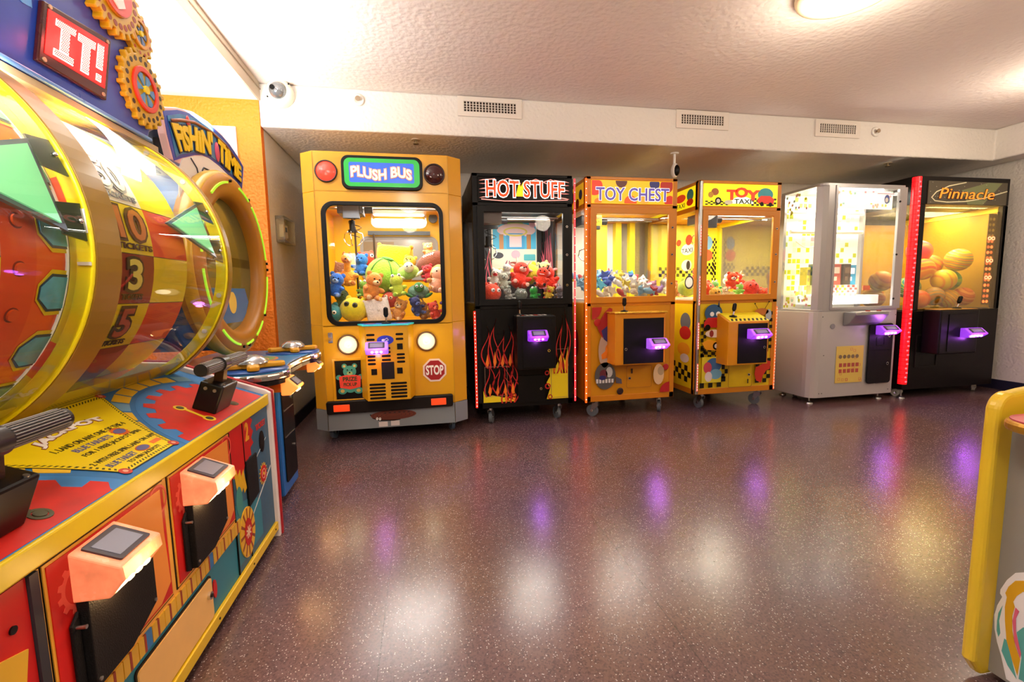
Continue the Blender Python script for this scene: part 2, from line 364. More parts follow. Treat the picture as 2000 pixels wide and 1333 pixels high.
# ---------------------------------------------------------------- shared small parts
def caster(p, x, y, r=.05, rz=0.4, top=.15, col=RUBBER):
    c, s = math.cos(rz), math.sin(rz); F = Matrix.Translation((x, y, 0)) @ Matrix.Rotation(rz, 4, 'Z')
    b = B(STEEL, F); b.box(-.035, .035, -.035, .035, top-.006, top); b.cyl((0, 0, top-.03), (0, 0, top), .018)
    for sx in (-1, 1): b.prism([(.03, r-.012), (.045, r+.0), (.03, top-.03), (-.022, top-.03), (-.022, top-.05)], sx*.016-.0015, sx*.016+.0015, F=F @ FR((0, 0, 0), (0, 1, 0), (0, 0, 1)))
    b.box(-.018, .018, -.022, .03, top-.034, top-.03)
    o = b.build('caster', p)
    B(col, F).cyl((-.013, .035, r), (.013, .035, r), r, n=24).build('wheel', o, bevel=.004)
    B(CHROME, F).cyl((-.019, .035, r), (.019, .035, r), .012).build('axle', o)
def leveler(p, x, y, top):
    B(STEEL).cyl((x, y, 0), (x, y, .012), .034, .03).cyl((x, y, .012), (x, y, .022), .03, .012).cyl((x, y, .02), (x, y, top), .008).build('leveling_foot', p)
def joystick(p, x, y, z, tilt=0.0, col=BLACK, base=CHROME):
    b = B(col); b.lathe([(.034, 0), (.03, .008), (.012, .012), (.008, .016)], 20, F=FR((x, y, z), (1, 0, 0), (0, 1, 0)))
    b.cyl((x, y, z+.01), (x+tilt*.05, y, z+.05), .006, m=base)
    b.cyl((x+tilt*.045, y, z+.045), (x+tilt*.06, y, z+.062), .009, .017, m=col); b.cyl((x+tilt*.06, y, z+.062), (x+tilt*.1, y, z+.1), .017, .0165); b.sph((x+tilt*.1, y, z+.1), .0165)
    return b.build('joystick', p)
def lock(p, F, u, v, r=.014, nm='lock'):
    return B(CHROME, F).cyl((u, v, 0), (u, v, .008), r).cyl((u, v, .008), (u, v, .011), r*.55, m=BLACK).build(nm, p)
def card_reader(p, F, wd, ht, dp, body, led, light=None, label=None, top=False):
    """swipe reader: a glowing wedge shell with a screen on its sloping top"""
    P = [(0, -.5*ht), (.5*dp, -.5*ht), (dp, -.12*ht), (.98*dp, -.02*ht), (.42*dp, .5*ht), (0, .5*ht)]    # (n, v)
    if top: P = [(0, -.5*ht), (.7*dp, -.5*ht), (dp, -.15*ht), (.97*dp, .12*ht), (.05*dp, .5*ht), (0, .5*ht)]
    S = F @ FR((-wd/2, 0, 0), (0, 0, 1), (0, 1, 0))     # u=n, v=v, n = -u
    o = B(body, S).prism(P, -wd, 0).build('card_reader', p, bevel=.006, seg=2)
    if label: o['label'] = label
    d = Vector((.56*dp, -.52*ht)); L = d.length; d.normalize()
    T = F @ FR((0, -.02*ht, .98*dp), (1, 0, 0), (0, -d.y, -d.x))
    if top: d = Vector((.92*dp, -.38*ht)); L = d.length; d.normalize(); T = F @ FR((0, .12*ht, .97*dp), (1, 0, 0), (0, -d.y, -d.x))
    B(M('#2c2430', .3), T).prism(rrect(-wd*.36, wd*.36, L*.12, L*.9, .004), -.0, .004).build('bezel', o)
    B(M('#6e6c78', .15, emit=.25), T).prism(rect(-wd*.28, wd*.28, L*.22, L*.78), .004, .0048).build('screen', o)
    b = B(led, F)
    for k in (-1, 0, 1): b.sph((wd*.2*k, -.27*ht, .8*dp), wd*(.06 if not top else .09), nu=10, nv=6)
    b.build('led_row', o)
    B(BLACK, F).box(-wd*.16, wd*.16, -.44*ht, -.4*ht, .5*dp, .66*dp).build('card_slot', o)
    if light:
        q = F @ Vector((0, -.1*ht, dp+.03)); lamp('POINT', q, light[0]*.3, light[1], .03, name='reader_glow', parent=p)
        q = F @ Vector((0, -.62*ht, .5*dp)); lamp('POINT', q, light[0]*.25, light[1], .02, name='reader_glow', parent=p)
    return o
def claw(p, x, y, ztop, zbot, depth=.8, rails=True, half=.36):
    g = B(M('#4a4c50', .4, metal=.6)); g.box(x-.09, x+.09, y-.09, y+.09, ztop-.09, ztop-.01); g.box(x-.05, x+.07, y-.11, y-.07, ztop-.13, ztop-.03); g.cyl((x+.1, y-.02, ztop-.05), (x+.16, y-.02, ztop-.05), .03)
    o = g.build('crane_carriage', p, bevel=.004)
    if rails:
        r = B(STEEL); r.cyl((-half, y-.06, ztop-.03), (half, y-.06, ztop-.03), .009); r.build('gantry_rail', p)
        r = B(STEEL); r.cyl((-half, y+.06, ztop-.03), (half, y+.06, ztop-.03), .009); r.build('gantry_rail', p)
    c = B(CHROME); c.cyl((x, y, ztop-.09), (x, y, zbot+.17), .004, m=BLACK); c.cyl((x, y, zbot+.11), (x, y, zbot+.18), .022); c.cyl((x, y, zbot+.09), (x, y, zbot+.11), .032)
    k = c.build('claw_head', p)
    for i in range(3):
        a = 2*PI*i/3+.5; ca, sa = math.cos(a), math.sin(a)
        B(CHROME).tube([(x+ca*q, y+sa*q, zbot+h) for q, h in ((.03, .1), (.075, .085), (.085, .04), (.06, .005), (.03, -.012))], .005, 6).build('prong', k)
    cc = B(BLACK); cc.tube([(x+.05*math.cos(t*.9)+.02, y, ztop-.1-.012*t) for t in range(14)], .003, 5); cc.build('coiled_cable', p)

# ---------------------------------------------------------------- the standard crane cabinet (three of them)
def cabinet(loc, rz, name, label, col, col2, D=.88, interior='#e8d820', side_label=None, panel=None):
    """0.80 x 0.88 x 1.98 m cabinet; returns its root.  local: x right, y away from the player, z up"""
    t = thing(name, label, 'claw machine', loc, rz)
    W = .40; P = .045
    fm = M(col, .38, bump=.05, bscale=200); pm = panel or M(col2, .35)
    b = B(fm)
    b.box(-W, W, .012, D, .14, .97)                                     # lower body
    b.box(-W, W, .012, D, 1.735, 1.975)                                 # header
    for sx in (-1, 1):
        for y0, y1 in ((.0, P), (D-P, D)): b.box(min(sx*W, sx*(W-P)), max(sx*W, sx*(W-P)), y0, y1, .14, 1.98)
    b.box(-W, W, 0, .03, .94, .97); b.box(-W, W, 0, .03, 1.735, 1.765); b.box(-W, W, 0, .03, 1.955, 1.98); b.box(-W, W, 0, .03, .14, .19)
    b.build('cabinet_body', t, bevel=.004)
    B(pm).prism(rect(-W+P, W-P, .19, .94), -.012, -.004, F=FRONT).build('front_panel', t)
    B(M(interior, .5)).box(-W+.01, W-.01, .05, D-.02, .972, .985).build('prize_floor', t)
    for sx in (-1, 1):
        F = FR((sx*(W-.012), 0, 0), (0, sx, 0), (0, 0, 1))
        q = (P, D-P) if sx > 0 else (-(D-P), -P)
        B(GLASS).prism(rect(q[0], q[1], .975, 1.73), 0, .004, F=F).build('side_pane', t)
    d = B(fm); d.ring(rect(-.368, .378, .968, 1.732), rect(-.316, .314, 1.018, 1.688), .0, .022, F=FRONT); do = d.build('window_door', t, bevel=.003)
    B(GLASS).prism(rect(-.316, .314, 1.018, 1.688), .006, .010, F=FRONT).build('glass_pane', do)
    for v in (1.12, 1.36, 1.58): lock(do, FR((0, -.022, 0), (1, 0, 0), (0, 0, 1)), .345, v, .009, 'door_bolt')
    for sx in (-.29, .29):
        for y in (.05, D-.1): caster(t, sx, y, rz=random.uniform(-.6, .8))
    return t
def led_strip(p, pts, col, s, r=.006, nm='led_strip', n=26):
    p0, p1 = Vector(pts[0]), Vector(pts[1])
    o = B(M(col, .4, emit=s, ecol=col)).cyl(p0, p1, r, n=8).build(nm, p)
    b = B(glow('#ffd0c0', 3.5))
    for k in range(n):
        q = p0.lerp(p1, (k+.5)/n); b.sph(q+Vector((0, -r*.8, 0)), r*.45, nu=6, nv=4)
    b.build('led_chips', o)
    return o
def flame(b, u0, u1, v0, v1, cm, om, F, n=4, seed=1, h=.001):
    """tongues of tribal flame: thin curving outlines that taper upward"""
    rnd = random.Random(seed)
    for k in range(n):
        cu = u0+(u1-u0)*(k+.5)/n; hgt = (v1-v0)*rnd.uniform(.65, 1.0); wd = (u1-u0)/n*rnd.uniform(.45, .7); ph = rnd.uniform(0, 6)
        for sgn in (-1, 1):
            c = []; d = []
            for i in range(15):
                s = i/14; w = wd*math.sin(PI*min(1, s*1.15+.08))**.8*(1-s)**.6; x = cu+sgn*w+.018*math.sin(ph+s*7); th = .0065*(1-s*.8)
                c.append((x-th, v0+hgt*s)); d.append((x+th, v0+hgt*s))
            b.prism(c+d[::-1], 0, h, om, F)
        c = [(cu-.014, v0+hgt*.12), (cu, v0+hgt*.02), (cu+.014, v0+hgt*.12), (cu+.003, v0+hgt*.34)]
        b.prism(c, 0, h*1.2, cm, F)
def lamp_in(p, y, z, e, col=(1, .95, .85), w=.6, rot=(0, 0, 0), x=0, d=.06):
    lamp('AREA', (x, y, z), e*.72, col, w, d, rot, 'cabinet_lamp', p)
def tube(p, x0, x1, y, z, s=6, col='#fff4dc', r=.013):
    return B(M(col, .4, emit=s, ecol=col)).cyl((x0, y, z), (x1, y, z), r, n=12).build('light_tube', p)
def checker(b, u0, u1, v0, v1, n, m, mat, F, h=.0008, skew=.0, keep=None):
    du, dv = (u1-u0)/n, (v1-v0)/m
    for i in range(n):
        for j in range(m):
            if (i+j) % 2 == 0 and (keep is None or keep(i, j)):
                a, c = u0+i*du, v0+j*dv; b.prism([(a, c+skew*i*du), (a+du, c+skew*(i+1)*du), (a+du, c+dv+skew*(i+1)*du), (a, c+dv+skew*i*du)], 0, h, mat, F)

# ================================================================ 1. the black cabinet with flames
hot = cabinet((.79, 3.56, 0), 0, 'claw_machine', 'black claw machine with painted flames and a red HOT STUFF sign', '#0a0808', '#080707', interior='#403a34', panel=M('#090707', .3))
F = FR((0, -.013, 0), (1, 0, 0), (0, 0, 1))
mq = B(M('#0a0808', .25), FRONT).prism(rect(-.356, .402-.0, 1.768, 1.952), -.004, .006).build('marquee', hot)
F2 = FR((0, -.006, 0), (1, 0, 0), (0, 0, 1))
b = B(M('#ff9d90', .4, emit=.9), F2)
for s, (x0, x1) in ((1, (-.345, -.22)), (-1, (.375, .25))):
    for k in range(5):
        v = 1.795+.032*k; b.prism([(x0, v+.01*(k % 2)), (x1, v+.012), (x1, v+.018), (x0+s*.03, v+.008)], 0, .001)
for c in (-.12, .1, .22): b.tube([(c+.05*(q-2), 1.955-.018*abs(q-2)*1.0-.012, .002) for q in range(5)], .0025, 5)
b.tube([(-.33, 1.785, .002), (-.15, 1.773, .002), (.1, 1.778, .002), (.36, 1.79, .002)], .003, 5)
b.build('tribal_lines', mq)
B(M('#ffffff', .4, emit=1.2), F2).text('HOT STUFF', -.29, .33, 1.805, 1.925, .0005, .002, off=.055).build('lettering_outline', mq)
B(M('#f0340f', .4, emit=1.5), F2).text('HOT STUFF', -.29, .33, 1.805, 1.925, .002, .004, off=.018).build('lettering', mq)
B(M('#ffb010', .4, emit=1.3), F2).prism([(-.06, 1.81), (-.03, 1.93), (-.02, 1.88), (.0, 1.92), (.005, 1.81)], .0001, .0018).build('flame_mark', mq)
RF, OF, YF = M('#c01c18', .4), M('#f07818', .4), M('#e8cc10', .4)
b = B(RF); flame(b, -.345, -.1, .47, .93, OF, RF, F, 4, 3); flame(b, .21, .37, .40, .93, OF, RF, F, 3, 8); flame(b, -.33, -.08, .24, .62, OF, RF, F, 4, 12); flame(b, -.2, -.07, .18, .50, OF, RF, F, 2, 5); b.build('flame_decal', hot)
b = B(YF, F); b.prism([(-.352, .192), (-.352, .29), (-.33, .235), (-.28, .25), (-.2, .23), (-.13, .215), (-.09, .192)], 0, .0006)
b.prism([(.17, .192), (.355, .192), (.355, .62), (.33, .5), (.3, .58), (.27, .5), (.25, .46), (.19, .47), (.20, .38), (.17, .33), (.2, .28)], 0, .0006)
b.build('yellow_decal', hot)
b = B(RF, F)
for (cu, cv, r) in ((.175, .41, .02), (.18, .30, .025), (.2, .21, .02), (-.14, .215, .02), (-.1, .24, .018)): b.ring(circ(cu, cv, r, n=16), circ(cu, cv, r*.55, n=16), .0006, .0012)
for (u0, u1, v0, v1) in ((-.337, -.155, .24, .483), (.209, .355, .2, .604)):
    b.mat(M('#8a6a58', .5)); b.ring(rect(u0, u1, v0, v1), rect(u0+.003, u1-.003, v0+.003, v1-.003), .001, .0024)
b.build('trim_decal', hot)
led_strip(hot, [(.418, -.004, .16), (.418, -.004, 1.955)], '#ff2a30', 2.2, .007)
led_strip(hot, [(-.405, -.006, .155), (-.405, -.006, .928)], '#ff2418', 2.2, .008)
cb = B(M('#090808', .35)); cb.prism([(-.16, .47), (0, .47), (0, .88), (-.03, .89), (-.16, .885)], -.19, .12, F=FR((0, 0, 0), (0, 1, 0), (0, 0, 1))); cb = cb.build('coin_box', hot, bevel=.006)
cb.location.x = .09-.0
B(M('#070606', .4), FR((0, -.16, 0), (1, 0, 0), (0, 0, 1))).prism(rrect(-.055, .185, .485, .862, .008), 0, .004).build('coin_door', hot, bevel=.001)
lock(hot, FR((0, -.164, 0), (1, 0, 0), (0, 0, 1)), .15, .614, .011)
b = B(M('#d8d0c8', .4)); 
for k in range(7): b.box(-.09+.036*k, -.07+.036*k, -.13, -.05, .8885, .8915, M(('#d8d0c8', '#b83020', '#c8c0b8')[k % 3], .4))
b.build('top_decal', hot)
joystick(hot, -.062, -.09, .888)
card_reader(hot, FR((.055, -.164, .735), (1, 0, 0), (0, 0, 1)), .15, .085, .085, M('#a050e8', .25, emit=.45, ecol='#9a30ff'), glow('#e8b0ff', 6), (1.6, (.6, .15, 1)), 'glowing purple card reader')
B(M('#070606', .4), F).prism(rect(-.068, .152, .177, .394), 0, .005).build('lower_door', hot, bevel=.001)
lock(hot, FR((0, -.018, 0), (1, 0, 0), (0, 0, 1)), .12, .285, .010)
# inside: poster at the back left, black walls with pink flames
I = FR((0, .80, 0), (1, 0, 0), (0, 0, 1)); im = M('#1c1a1c', .5)
B(im).box(-.35, .36, .83, .84, .985, 1.735).build('rear_wall', hot)
pl = B(M('#f2ead0', .5), FR((.21, .828, .065), (1, 0, 0), (0, 0, 1))); pl.prism(rect(-.345, .1, 1.17, 1.72), 0, .006)
pl.prism(rect(-.33, .095, 1.42, 1.715), .006, .007, M('#48b4dc', .5)); pl.prism(circ(-.12, 1.64, .1, .05), .007, .008, M('#7cb840', .5)); pl.prism(circ(-.1, 1.60, .19, .065), .007, .0082, M('#e8c8c8', .5))
pl.prism(rrect(-.2, -.02, 1.42, 1.57, .02), .0083, .009, M('#3c9cd0', .5)); pl.prism(rect(-.17, -.05, 1.44, 1.56), .009, .0095, M('#e8ccd0', .5)); pl.ring(circ(-.11, 1.585, .12, .045), circ(-.11, 1.585, .1, .03), .009, .0096, M('#d8c860', .5))
for x in (-.24, .03): pl.prism(rect(x-.03, x+.012, 1.42, 1.56), .009, .0095, M('#b8804c', .5))
pl.prism(circ(-.28, 1.36, .05, .03), .006, .008, M('#3a3a44', .5)); pl.prism(circ(-.11, 1.37, .045, .04), .006, .008, M('#e0b0c0', .5)); pl.prism(rrect(-.03, .085, 1.31, 1.37, .01), .006, .008, M('#58b8c0', .5)); pl.prism(rect(-.33, .085, 1.19, 1.235), .006, .008, M('#e8cc30', .5))
pl.prism(circ(.06, 1.66, .035), .007, .009, M('#d8a8c0', .5)); pl.prism(circ(-.13, 1.28, .05, .02), .006, .008, M('#a04838', .5))
pl.build('prize_poster', hot)
b = B(M('#e86070', .5), FR((0, .825, 0), (1, 0, 0), (0, 0, 1))); flame(b, .345, .392, 1.1, 1.65, M('#f08030', .5), M('#f06a80', .5), b.F, 2, 21, .002); flame(b, -.22, -.12, 1.05, 1.7, M('#f08030', .5), M('#f06a80', .5), b.F, 2, 31, .002); b.build('inner_flames', hot)
b = B(im); b.box(.38, .385, .5, .83, .985, 1.735); flame(b, -.82, -.52, 1.0, 1.68, OF, M('#f06a80', .5), FR((.3795, 0, 0), (0, -1, 0), (0, 0, 1)), 5, 9, .002); b.build('inner_flames', hot)
B(M('#5c5048', .4)).box(-.35, -.17, .02, .14, 1.61, 1.70).build('control_unit', hot)
claw(hot, -.24, .3, 1.72, 1.36, half=.35)
tube(hot, -.33, .3, .035, 1.715, 5); lamp_in(hot, .35, 1.725, 9); lamp_in(hot, .07, 1.72, 5)

# ================================================================ 2. the orange-yellow cabinet with red balls
chest = cabinet((1.70, 3.55, 0), 0, 'claw_machine', 'orange-yellow claw machine with a TOY CHEST sign and painted red balls', '#c87c0a', '#c8860a', interior='#e8dcb8')
RB, DB, NV = M('#b01c20', .2, coat=.5), M('#2a1418', .2, coat=.5), M('#2c2a6c', .4)
mq = B(M('#e8b010', .4, emit=.45), FRONT).prism(rect(-.355, .355, 1.768, 1.952), -.004, .006).build('marquee', chest)
b = B(F=F2)
for cu, cv, r, m in ((-.33, 1.90, .07, '#d83014'), (-.1, 1.945, .05, '#501818'), (.3, 1.92, .06, '#a02418'), (.19, 1.93, .045, '#2a2a60'), (-.02, 1.78, .055, '#e05010'), (.33, 1.79, .05, '#c02818'), (-.3, 1.78, .03, '#e87818'), (.1, 1.8, .04, '#f0a030')):
    pts = [(max(-.352, min(.352, p[0])), max(1.771, min(1.949, p[1]))) for p in circ(cu, cv, r, n=20)]
    b.prism(pts, 0, .001+.0001*cu, M(m, .4, emit=.35))
b.build('ball_art', mq)
B(M('#f0e8f0', .4, emit=.7), F2).text('TOY CHEST', -.315, .317, 1.795, 1.893, .0012, .0024, off=.05).build('lettering_outline', mq)
B(M('#5a4c9c', .4, emit=.45), F2).text('TOY CHEST', -.315, .317, 1.795, 1.893, .0024, .004, off=.02).build('lettering', mq)
F = FR((0, -.0125, 0), (1, 0, 0), (0, 0, 1)); b = B(F=F)
b.prism([(-.352, .935)]+[(-.352, .84)]+circ(-.352, .935, .085, .1, 10, -90, 0)+[(-.267, .935)], 0, .001, RB); b.build('red_ball_decal', chest)
b = B(F=F); b.prism([(-.315, .80), (-.28, .83), (-.235, .90), (-.2, .93), (-.175, .92), (-.175, .86), (-.2, .84), (-.19, .79), (-.21, .72), (-.26, .68), (-.29, .73)], 0, .0012, M('#a01820', .4)); b.prism([(-.27, .74), (-.19, .80), (-.18, .68), (-.2, .63), (-.25, .67)], .0012, .002, NV); b.sph((-.305, .81, .0), (.03, .033, .003), RB); b.build('jester_hat_decal', chest)
b = B(F=F); b.prism(circ(-.24, .57, .055, .14, 20), 0, .001, M('#b8a08c', .4)); b.prism([(-.265, .50), (-.2, .515), (-.175, .55), (-.18, .60), (-.21, .62), (-.235, .60), (-.235, .57), (-.27, .54)], .001, .002, M('#e88018', .45)); b.sph((-.205, .605, .001), (.025, .022, .003), M('#e88018', .45)); b.build('orange_cat_decal', chest)
b = B(F=F); b.prism(circ(-.235, .36, .092, .115, 28), 0, .001, M('#54504c', .5)); b.prism(circ(-.25, .375, .035, .04, 14), .001, .002, M('#6a2430', .5)); b.prism(circ(-.2, .39, .03, .045, 14), .001, .002, M('#c8c4bc', .5)); b.prism(circ(-.26, .345, .03, .02, 14), .002, .003, NV); b.prism([(-.14, .35), (-.09, .325), (-.085, .285), (-.14, .295)], 0, .001, M('#5a5660', .5))
for k in range(6): b.prism(rect(-.315+.027*k, -.297+.027*k, .30, .335-.003*(k % 2)), .001, .002, M('#d8d4d0', .5))
b.build('round_badge_decal', chest)
for cu, cv, r, m, n in ((-.101, .222, .03, DB, 'dark_ball_decal'), (.315, .41, .028, RB, 'red_ball_decal')): B(F=F).sph((cu, cv, 0), (r, r, .003), m).build(n, chest)
b = B(F=F); b.prism([(.352, .192), (.352, .28)]+circ(.352, .192, .09, .088, 10, 90, 180), 0, .001, RB); b.build('red_ball_decal', chest)
b = B(F=F); b.prism(circ(.25, .35, .05, .09, 16), 0, .001, M('#d8b890', .5)); b.prism(circ(.27, .38, .03, .04, 12), .001, .002, M('#b09878', .5)); b.build('faded_figure_decal', chest)
b = B(M('#a86c0c', .5), F); b.ring(rrect(-.045, .185, .245, .435, .015), rrect(-.041, .181, .249, .431, .012), 0, .002); b.build('prize_door', chest)
lock(chest, F, -.02, .33, .012); B(M('#2a1c10', .4), F).box(-.005, .01, .37, .41, 0, .004).build('latch', chest)
cbm = M('#cc820c', .35)
cb = B(cbm); cb.box(-.218, .216, -.17, 0, .47, .885).build('coin_box', chest, bevel=.006)
B(M('#e8b838', .25, metal=.5)).box(-.228, .226, -.185, 0, .885, .897).build('box_lid', chest, bevel=.003)
FB = FR((0, -.1705, 0), (1, 0, 0), (0, 0, 1))
B(M('#080707', .5), FB).prism(rect(-.147, .201, .479, .845), 0, .004).build('coin_door', chest, bevel=.001)
lock(chest, FR((0, -.175, 0), (1, 0, 0), (0, 0, 1)), -.13, .60, .012)
joystick(chest, -.105, -.09, .896)
card_reader(chest, FR((.125, -.175, .64), (1, 0, 0), (0, 0, 1)), .16, .085, .1, M('#c088f0', .2, emit=.45, ecol='#a840ff'), glow('#f0c0ff', 6), (2.2, (.65, .15, 1)), 'glowing purple card reader')
led_strip(chest, [(-.40, -.004, .14), (-.40, -.004, 1.96)], '#ff5010', 1.6, .009, n=34)
b = B(F=FR((-.4005, 0, 0), (0, -1, 0), (0, 0, 1)))
b.prism(circ(-.3, .3, .05, .09), 0, .001, DB); b.prism(circ(-.25, .62, .07, .12), 0, .001, M('#8c2020', .4)); b.prism(rect(-.82, -.05, 1.775, 1.945), 0, .001, M('#e8b010', .4, emit=.3)); b.prism(circ(-.12, 1.86, .04), .001, .002, NV); b.prism(circ(-.2, 1.8, .04), .001, .002, RB); b.prism(circ(-.35, 1.87, .06), .001, .002, M('#f07818', .4)); b.build('side_art', chest)
# inside
IY = M('#ecd418', .45)
for x0, x1 in ((-.03, .1), (.19, .25), (.34, .395)): B(IY).box(x0, x1, .76, .83, .985, 1.735).build('inner_post', chest)
B(M('#c9c2b2', .4)).box(-.39, .39, .83, .84, .985, 1.735).box(.25, .34, .825, .829, .985, 1.735, M('#8c8678', .25)).build('rear_wall', chest)
b = B(M('#e8c020', .5), FR((-.35, .12, 0), (1, 0, 0), (0, 0, 1))); b.prism(rect(.04, .13, 1.61, 1.695), 0, .01); b.text('TAXI', .05, .12, 1.635, 1.655, .01, .012, M('#2c3c20', .5)); b.prism(circ(.085, 1.675, .03, .013), .01, .012, M('#d04818', .5)); b.build('hanging_card', chest)
claw(chest, -.27, .3, 1.72, 1.34)
tube(chest, -.33, .3, .035, 1.715, 5); lamp_in(chest, .4, 1.725, 13, (1, .96, .86)); lamp_in(chest, .07, 1.72, 5, (1, .93, .8))

# ================================================================ 3. the yellow cabinet with checkers
taxi = cabinet((2.70, 3.56, 0), 0, 'claw_machine', 'bright yellow claw machine with a TOY TAXI sign and black checker art', '#c87c0a', '#dcb80c', interior='#f0e8c8')
mq = B(M('#f0e010', .4, emit=.6), FRONT).prism(rect(-.355, .355, 1.768, 1.952), -.004, .006).build('marquee', taxi)
b = B(F=F2); b.prism(circ(.01, 1.79, .11, .06, 16, 0, 180), 0, .001, M('#f4f4e4', .4, emit=.7)); checker(b, -.34, -.1, 1.775, 1.81, 10, 3, M('#3a3010', .5), F2, .001); checker(b, .1, .345, 1.775, 1.84, 10, 4, M('#3a3010', .5), F2, .001)
b.prism(circ(-.22, 1.81, .03), .001, .0025, M('#e8e0c8', .4)); b.ring(circ(-.22, 1.81, .03), circ(-.22, 1.81, .018), .0025, .003, BLACK); b.prism(circ(-.12, 1.8, .04, .018), .001, .0025, M('#e8e4d0', .4)); b.prism(circ(-.25, 1.885, .035, .03), 0, .001, M('#b86830', .4)); b.prism(circ(-.29, 1.86, .025), 0, .0012, M('#d8a030', .4)); b.build('marquee_art', mq)
b = B(F=F2); b.prism(circ(.235, 1.87, .075, .055), .001, .002, M('#2c8c94', .4, emit=.2)); b.prism([(.16, 1.8), (.31, 1.79), (.325, 1.83), (.28, 1.86), (.19, 1.86), (.155, 1.83)], .002, .003, M('#d83018', .4, emit=.3)); b.prism(circ(.2, 1.79, .018), .003, .004, BLACK); b.prism(circ(.285, 1.787, .018), .003, .004, BLACK); b.build('car_art', mq)
for i, (ch, u0, u1, v0, v1) in enumerate((('T', -.135, -.05, 1.825, 1.9), ('O', -.055, .055, 1.845, 1.92), ('Y', .06, .165, 1.825, 1.9))):
    B(M('#d83c14', .4, emit=.5), F2).text(ch, u0, u1, v0, v1, .001, .004, off=.05).build('red_letter', mq)
B(M('#30442c', .4), F2).text('TAXI', -.065, .095, 1.79, 1.828, .001, .003, off=.02).build('lettering', mq)
F = FR((0, -.0125, 0), (1, 0, 0), (0, 0, 1)); CK = M('#1a1608', .5)
b = B(CK); checker(b, -.352, -.3, .48, .80, 2, 10, CK, F); checker(b, -.13, -.105, .58, .80, 1, 7, CK, F); checker(b, -.352, -.105, .475, .56, 7, 3, CK, F, skew=-.1); checker(b, -.352, -.1, .2, .29, 6, 2, CK, F, skew=.02); checker(b, -.14, -.08, .28, .48, 2, 5, CK, F); checker(b, .2, .352, .22, .44, 4, 6, CK, F); checker(b, .29, .352, .5, .86, 2, 12, CK, F); b.build('checker_decal', taxi)
b = B(F=F); b.prism(circ(-.235, .86, .085, .075), 0, .001, M('#2a5278', .4)); b.prism([(-.2, .91), (-.185, .97), (-.175, .91)], 0, .001, M('#2a3c50', .4)); b.sph((-.19, .85, .001), (.022, .022, .002), M('#e8e4e0', .4)); b.sph((-.25, .85, .001), (.02, .02, .002), M('#e8e4e0', .4))
b.prism([(-.32, .735), (-.12, .73), (-.115, .78), (-.16, .82), (-.29, .82), (-.325, .78)], .001, .002, M('#b81c20', .35)); b.prism(circ(-.29, .735, .026), .002, .003, BLACK); b.prism(circ(-.16, .73, .026), .002, .003, BLACK); b.prism(circ(-.22, .68, .09, .035), 0, .0012, M('#e0d0c0', .5)); b.prism(circ(-.25, .68, .02, .03), .0012, .002, M('#8c2824', .5)); b.build('red_car_decal', taxi)
b = B(F=F); b.prism([(-.34, .60), (-.28, .63), (-.15, .60), (-.11, .57), (-.12, .52), (-.3, .54)], .0008, .0016, M('#e8a020', .4)); b.prism(circ(-.2, .57, .035), .0016, .0026, BLACK); b.prism(circ(-.2, .57, .02), .0026, .003, M('#d8d4cc', .4)); b.prism(rect(-.16, -.11, .525, .555), .0016, .0025, M('#c8c0b4', .4)); b.build('yellow_car_decal', taxi)
b = B(F=F); b.prism(rect(-.335, -.145, .245, .475), 0, .0015, M('#d8c828', .45)); b.prism(circ(-.22, .40, .075, .065), .0015, .0025, M('#3c6c9c', .45)); b.prism(circ(-.28, .38, .04, .05), .0025, .0035, M('#c84858', .45)); b.prism(circ(-.2, .32, .06, .045), .0025, .0035, M('#70a8c0', .45)); b.prism(circ(-.27, .3, .035, .045), .0035, .004, M('#d8d0d0', .45)); b.build('prize_flap', taxi)
b = B(F=F); b.prism([(.21, .24), (.26, .22), (.275, .28), (.31, .33), (.345, .34), (.35, .41), (.31, .42), (.25, .38), (.2, .36), (.19, .30)], .0008, .002, M('#c8301c', .4)); b.build('red_creature_decal', taxi)
b = B(F=F); b.prism(circ(.24, .86, .07, .03), 0, .001, M('#b86c28', .4)); b.prism(circ(.31, .83, .03, .05), 0, .001, M('#a8b0b8', .4)); b.tube([(.2, .885, .001), (.17, .93, .001)], .002, 5, BLACK); b.tube([(.27, .885, .001), (.31, .945, .001)], .002, 5, BLACK); b.sph((.17, .932, .001), .006, BLACK); b.sph((.31, .947, .001), .006, BLACK); b.build('caterpillar_decal', taxi)
b = B(M('#a8800c', .5), F); b.ring(rrect(-.073, .167, .19, .405, .015), rrect(-.068, .162, .195, .40, .012), 0, .002); b.build('coin_hatch', taxi)
lock(taxi, F, .13, .30, .012); B(M('#2a1c10', .4), F).box(.12, .13, .22, .26, 0, .003).build('latch', taxi)
cb = B(M('#cc880a', .35)); cb.prism([(-.17, .418), (0, .418), (0, .86), (-.17, .79)], -.2, .185, F=FR((0, 0, 0), (0, 1, 0), (0, 0, 1)))
cb.build('coin_box', taxi, bevel=.005)
TP = FR((0, -.17, .7905), (1, 0, 0), (0, .17, .07)); b = B(F=TP); b.prism(rect(-.178, .19, .005, .17), 0, .002, M('#e8d418', .4)); 
for k in range(9): b.prism([(-.17+.04*k, .01), (-.15+.04*k, .01), (-.13+.04*k, .05), (-.15+.04*k, .05)], .002, .003, CK)
b.build('box_top', taxi)
FB = FR((0, -.1705, 0), (1, 0, 0), (0, 0, 1))
B(M('#080707', .5), FB).prism(rect(-.11, .171, .432, .772), 0, .004).build('coin_door', taxi, bevel=.001)
lock(taxi, FR((0, -.175, 0), (1, 0, 0), (0, 0, 1)), .14, .565, .012)
joystick(taxi, -.1, -.085, .828, .15)
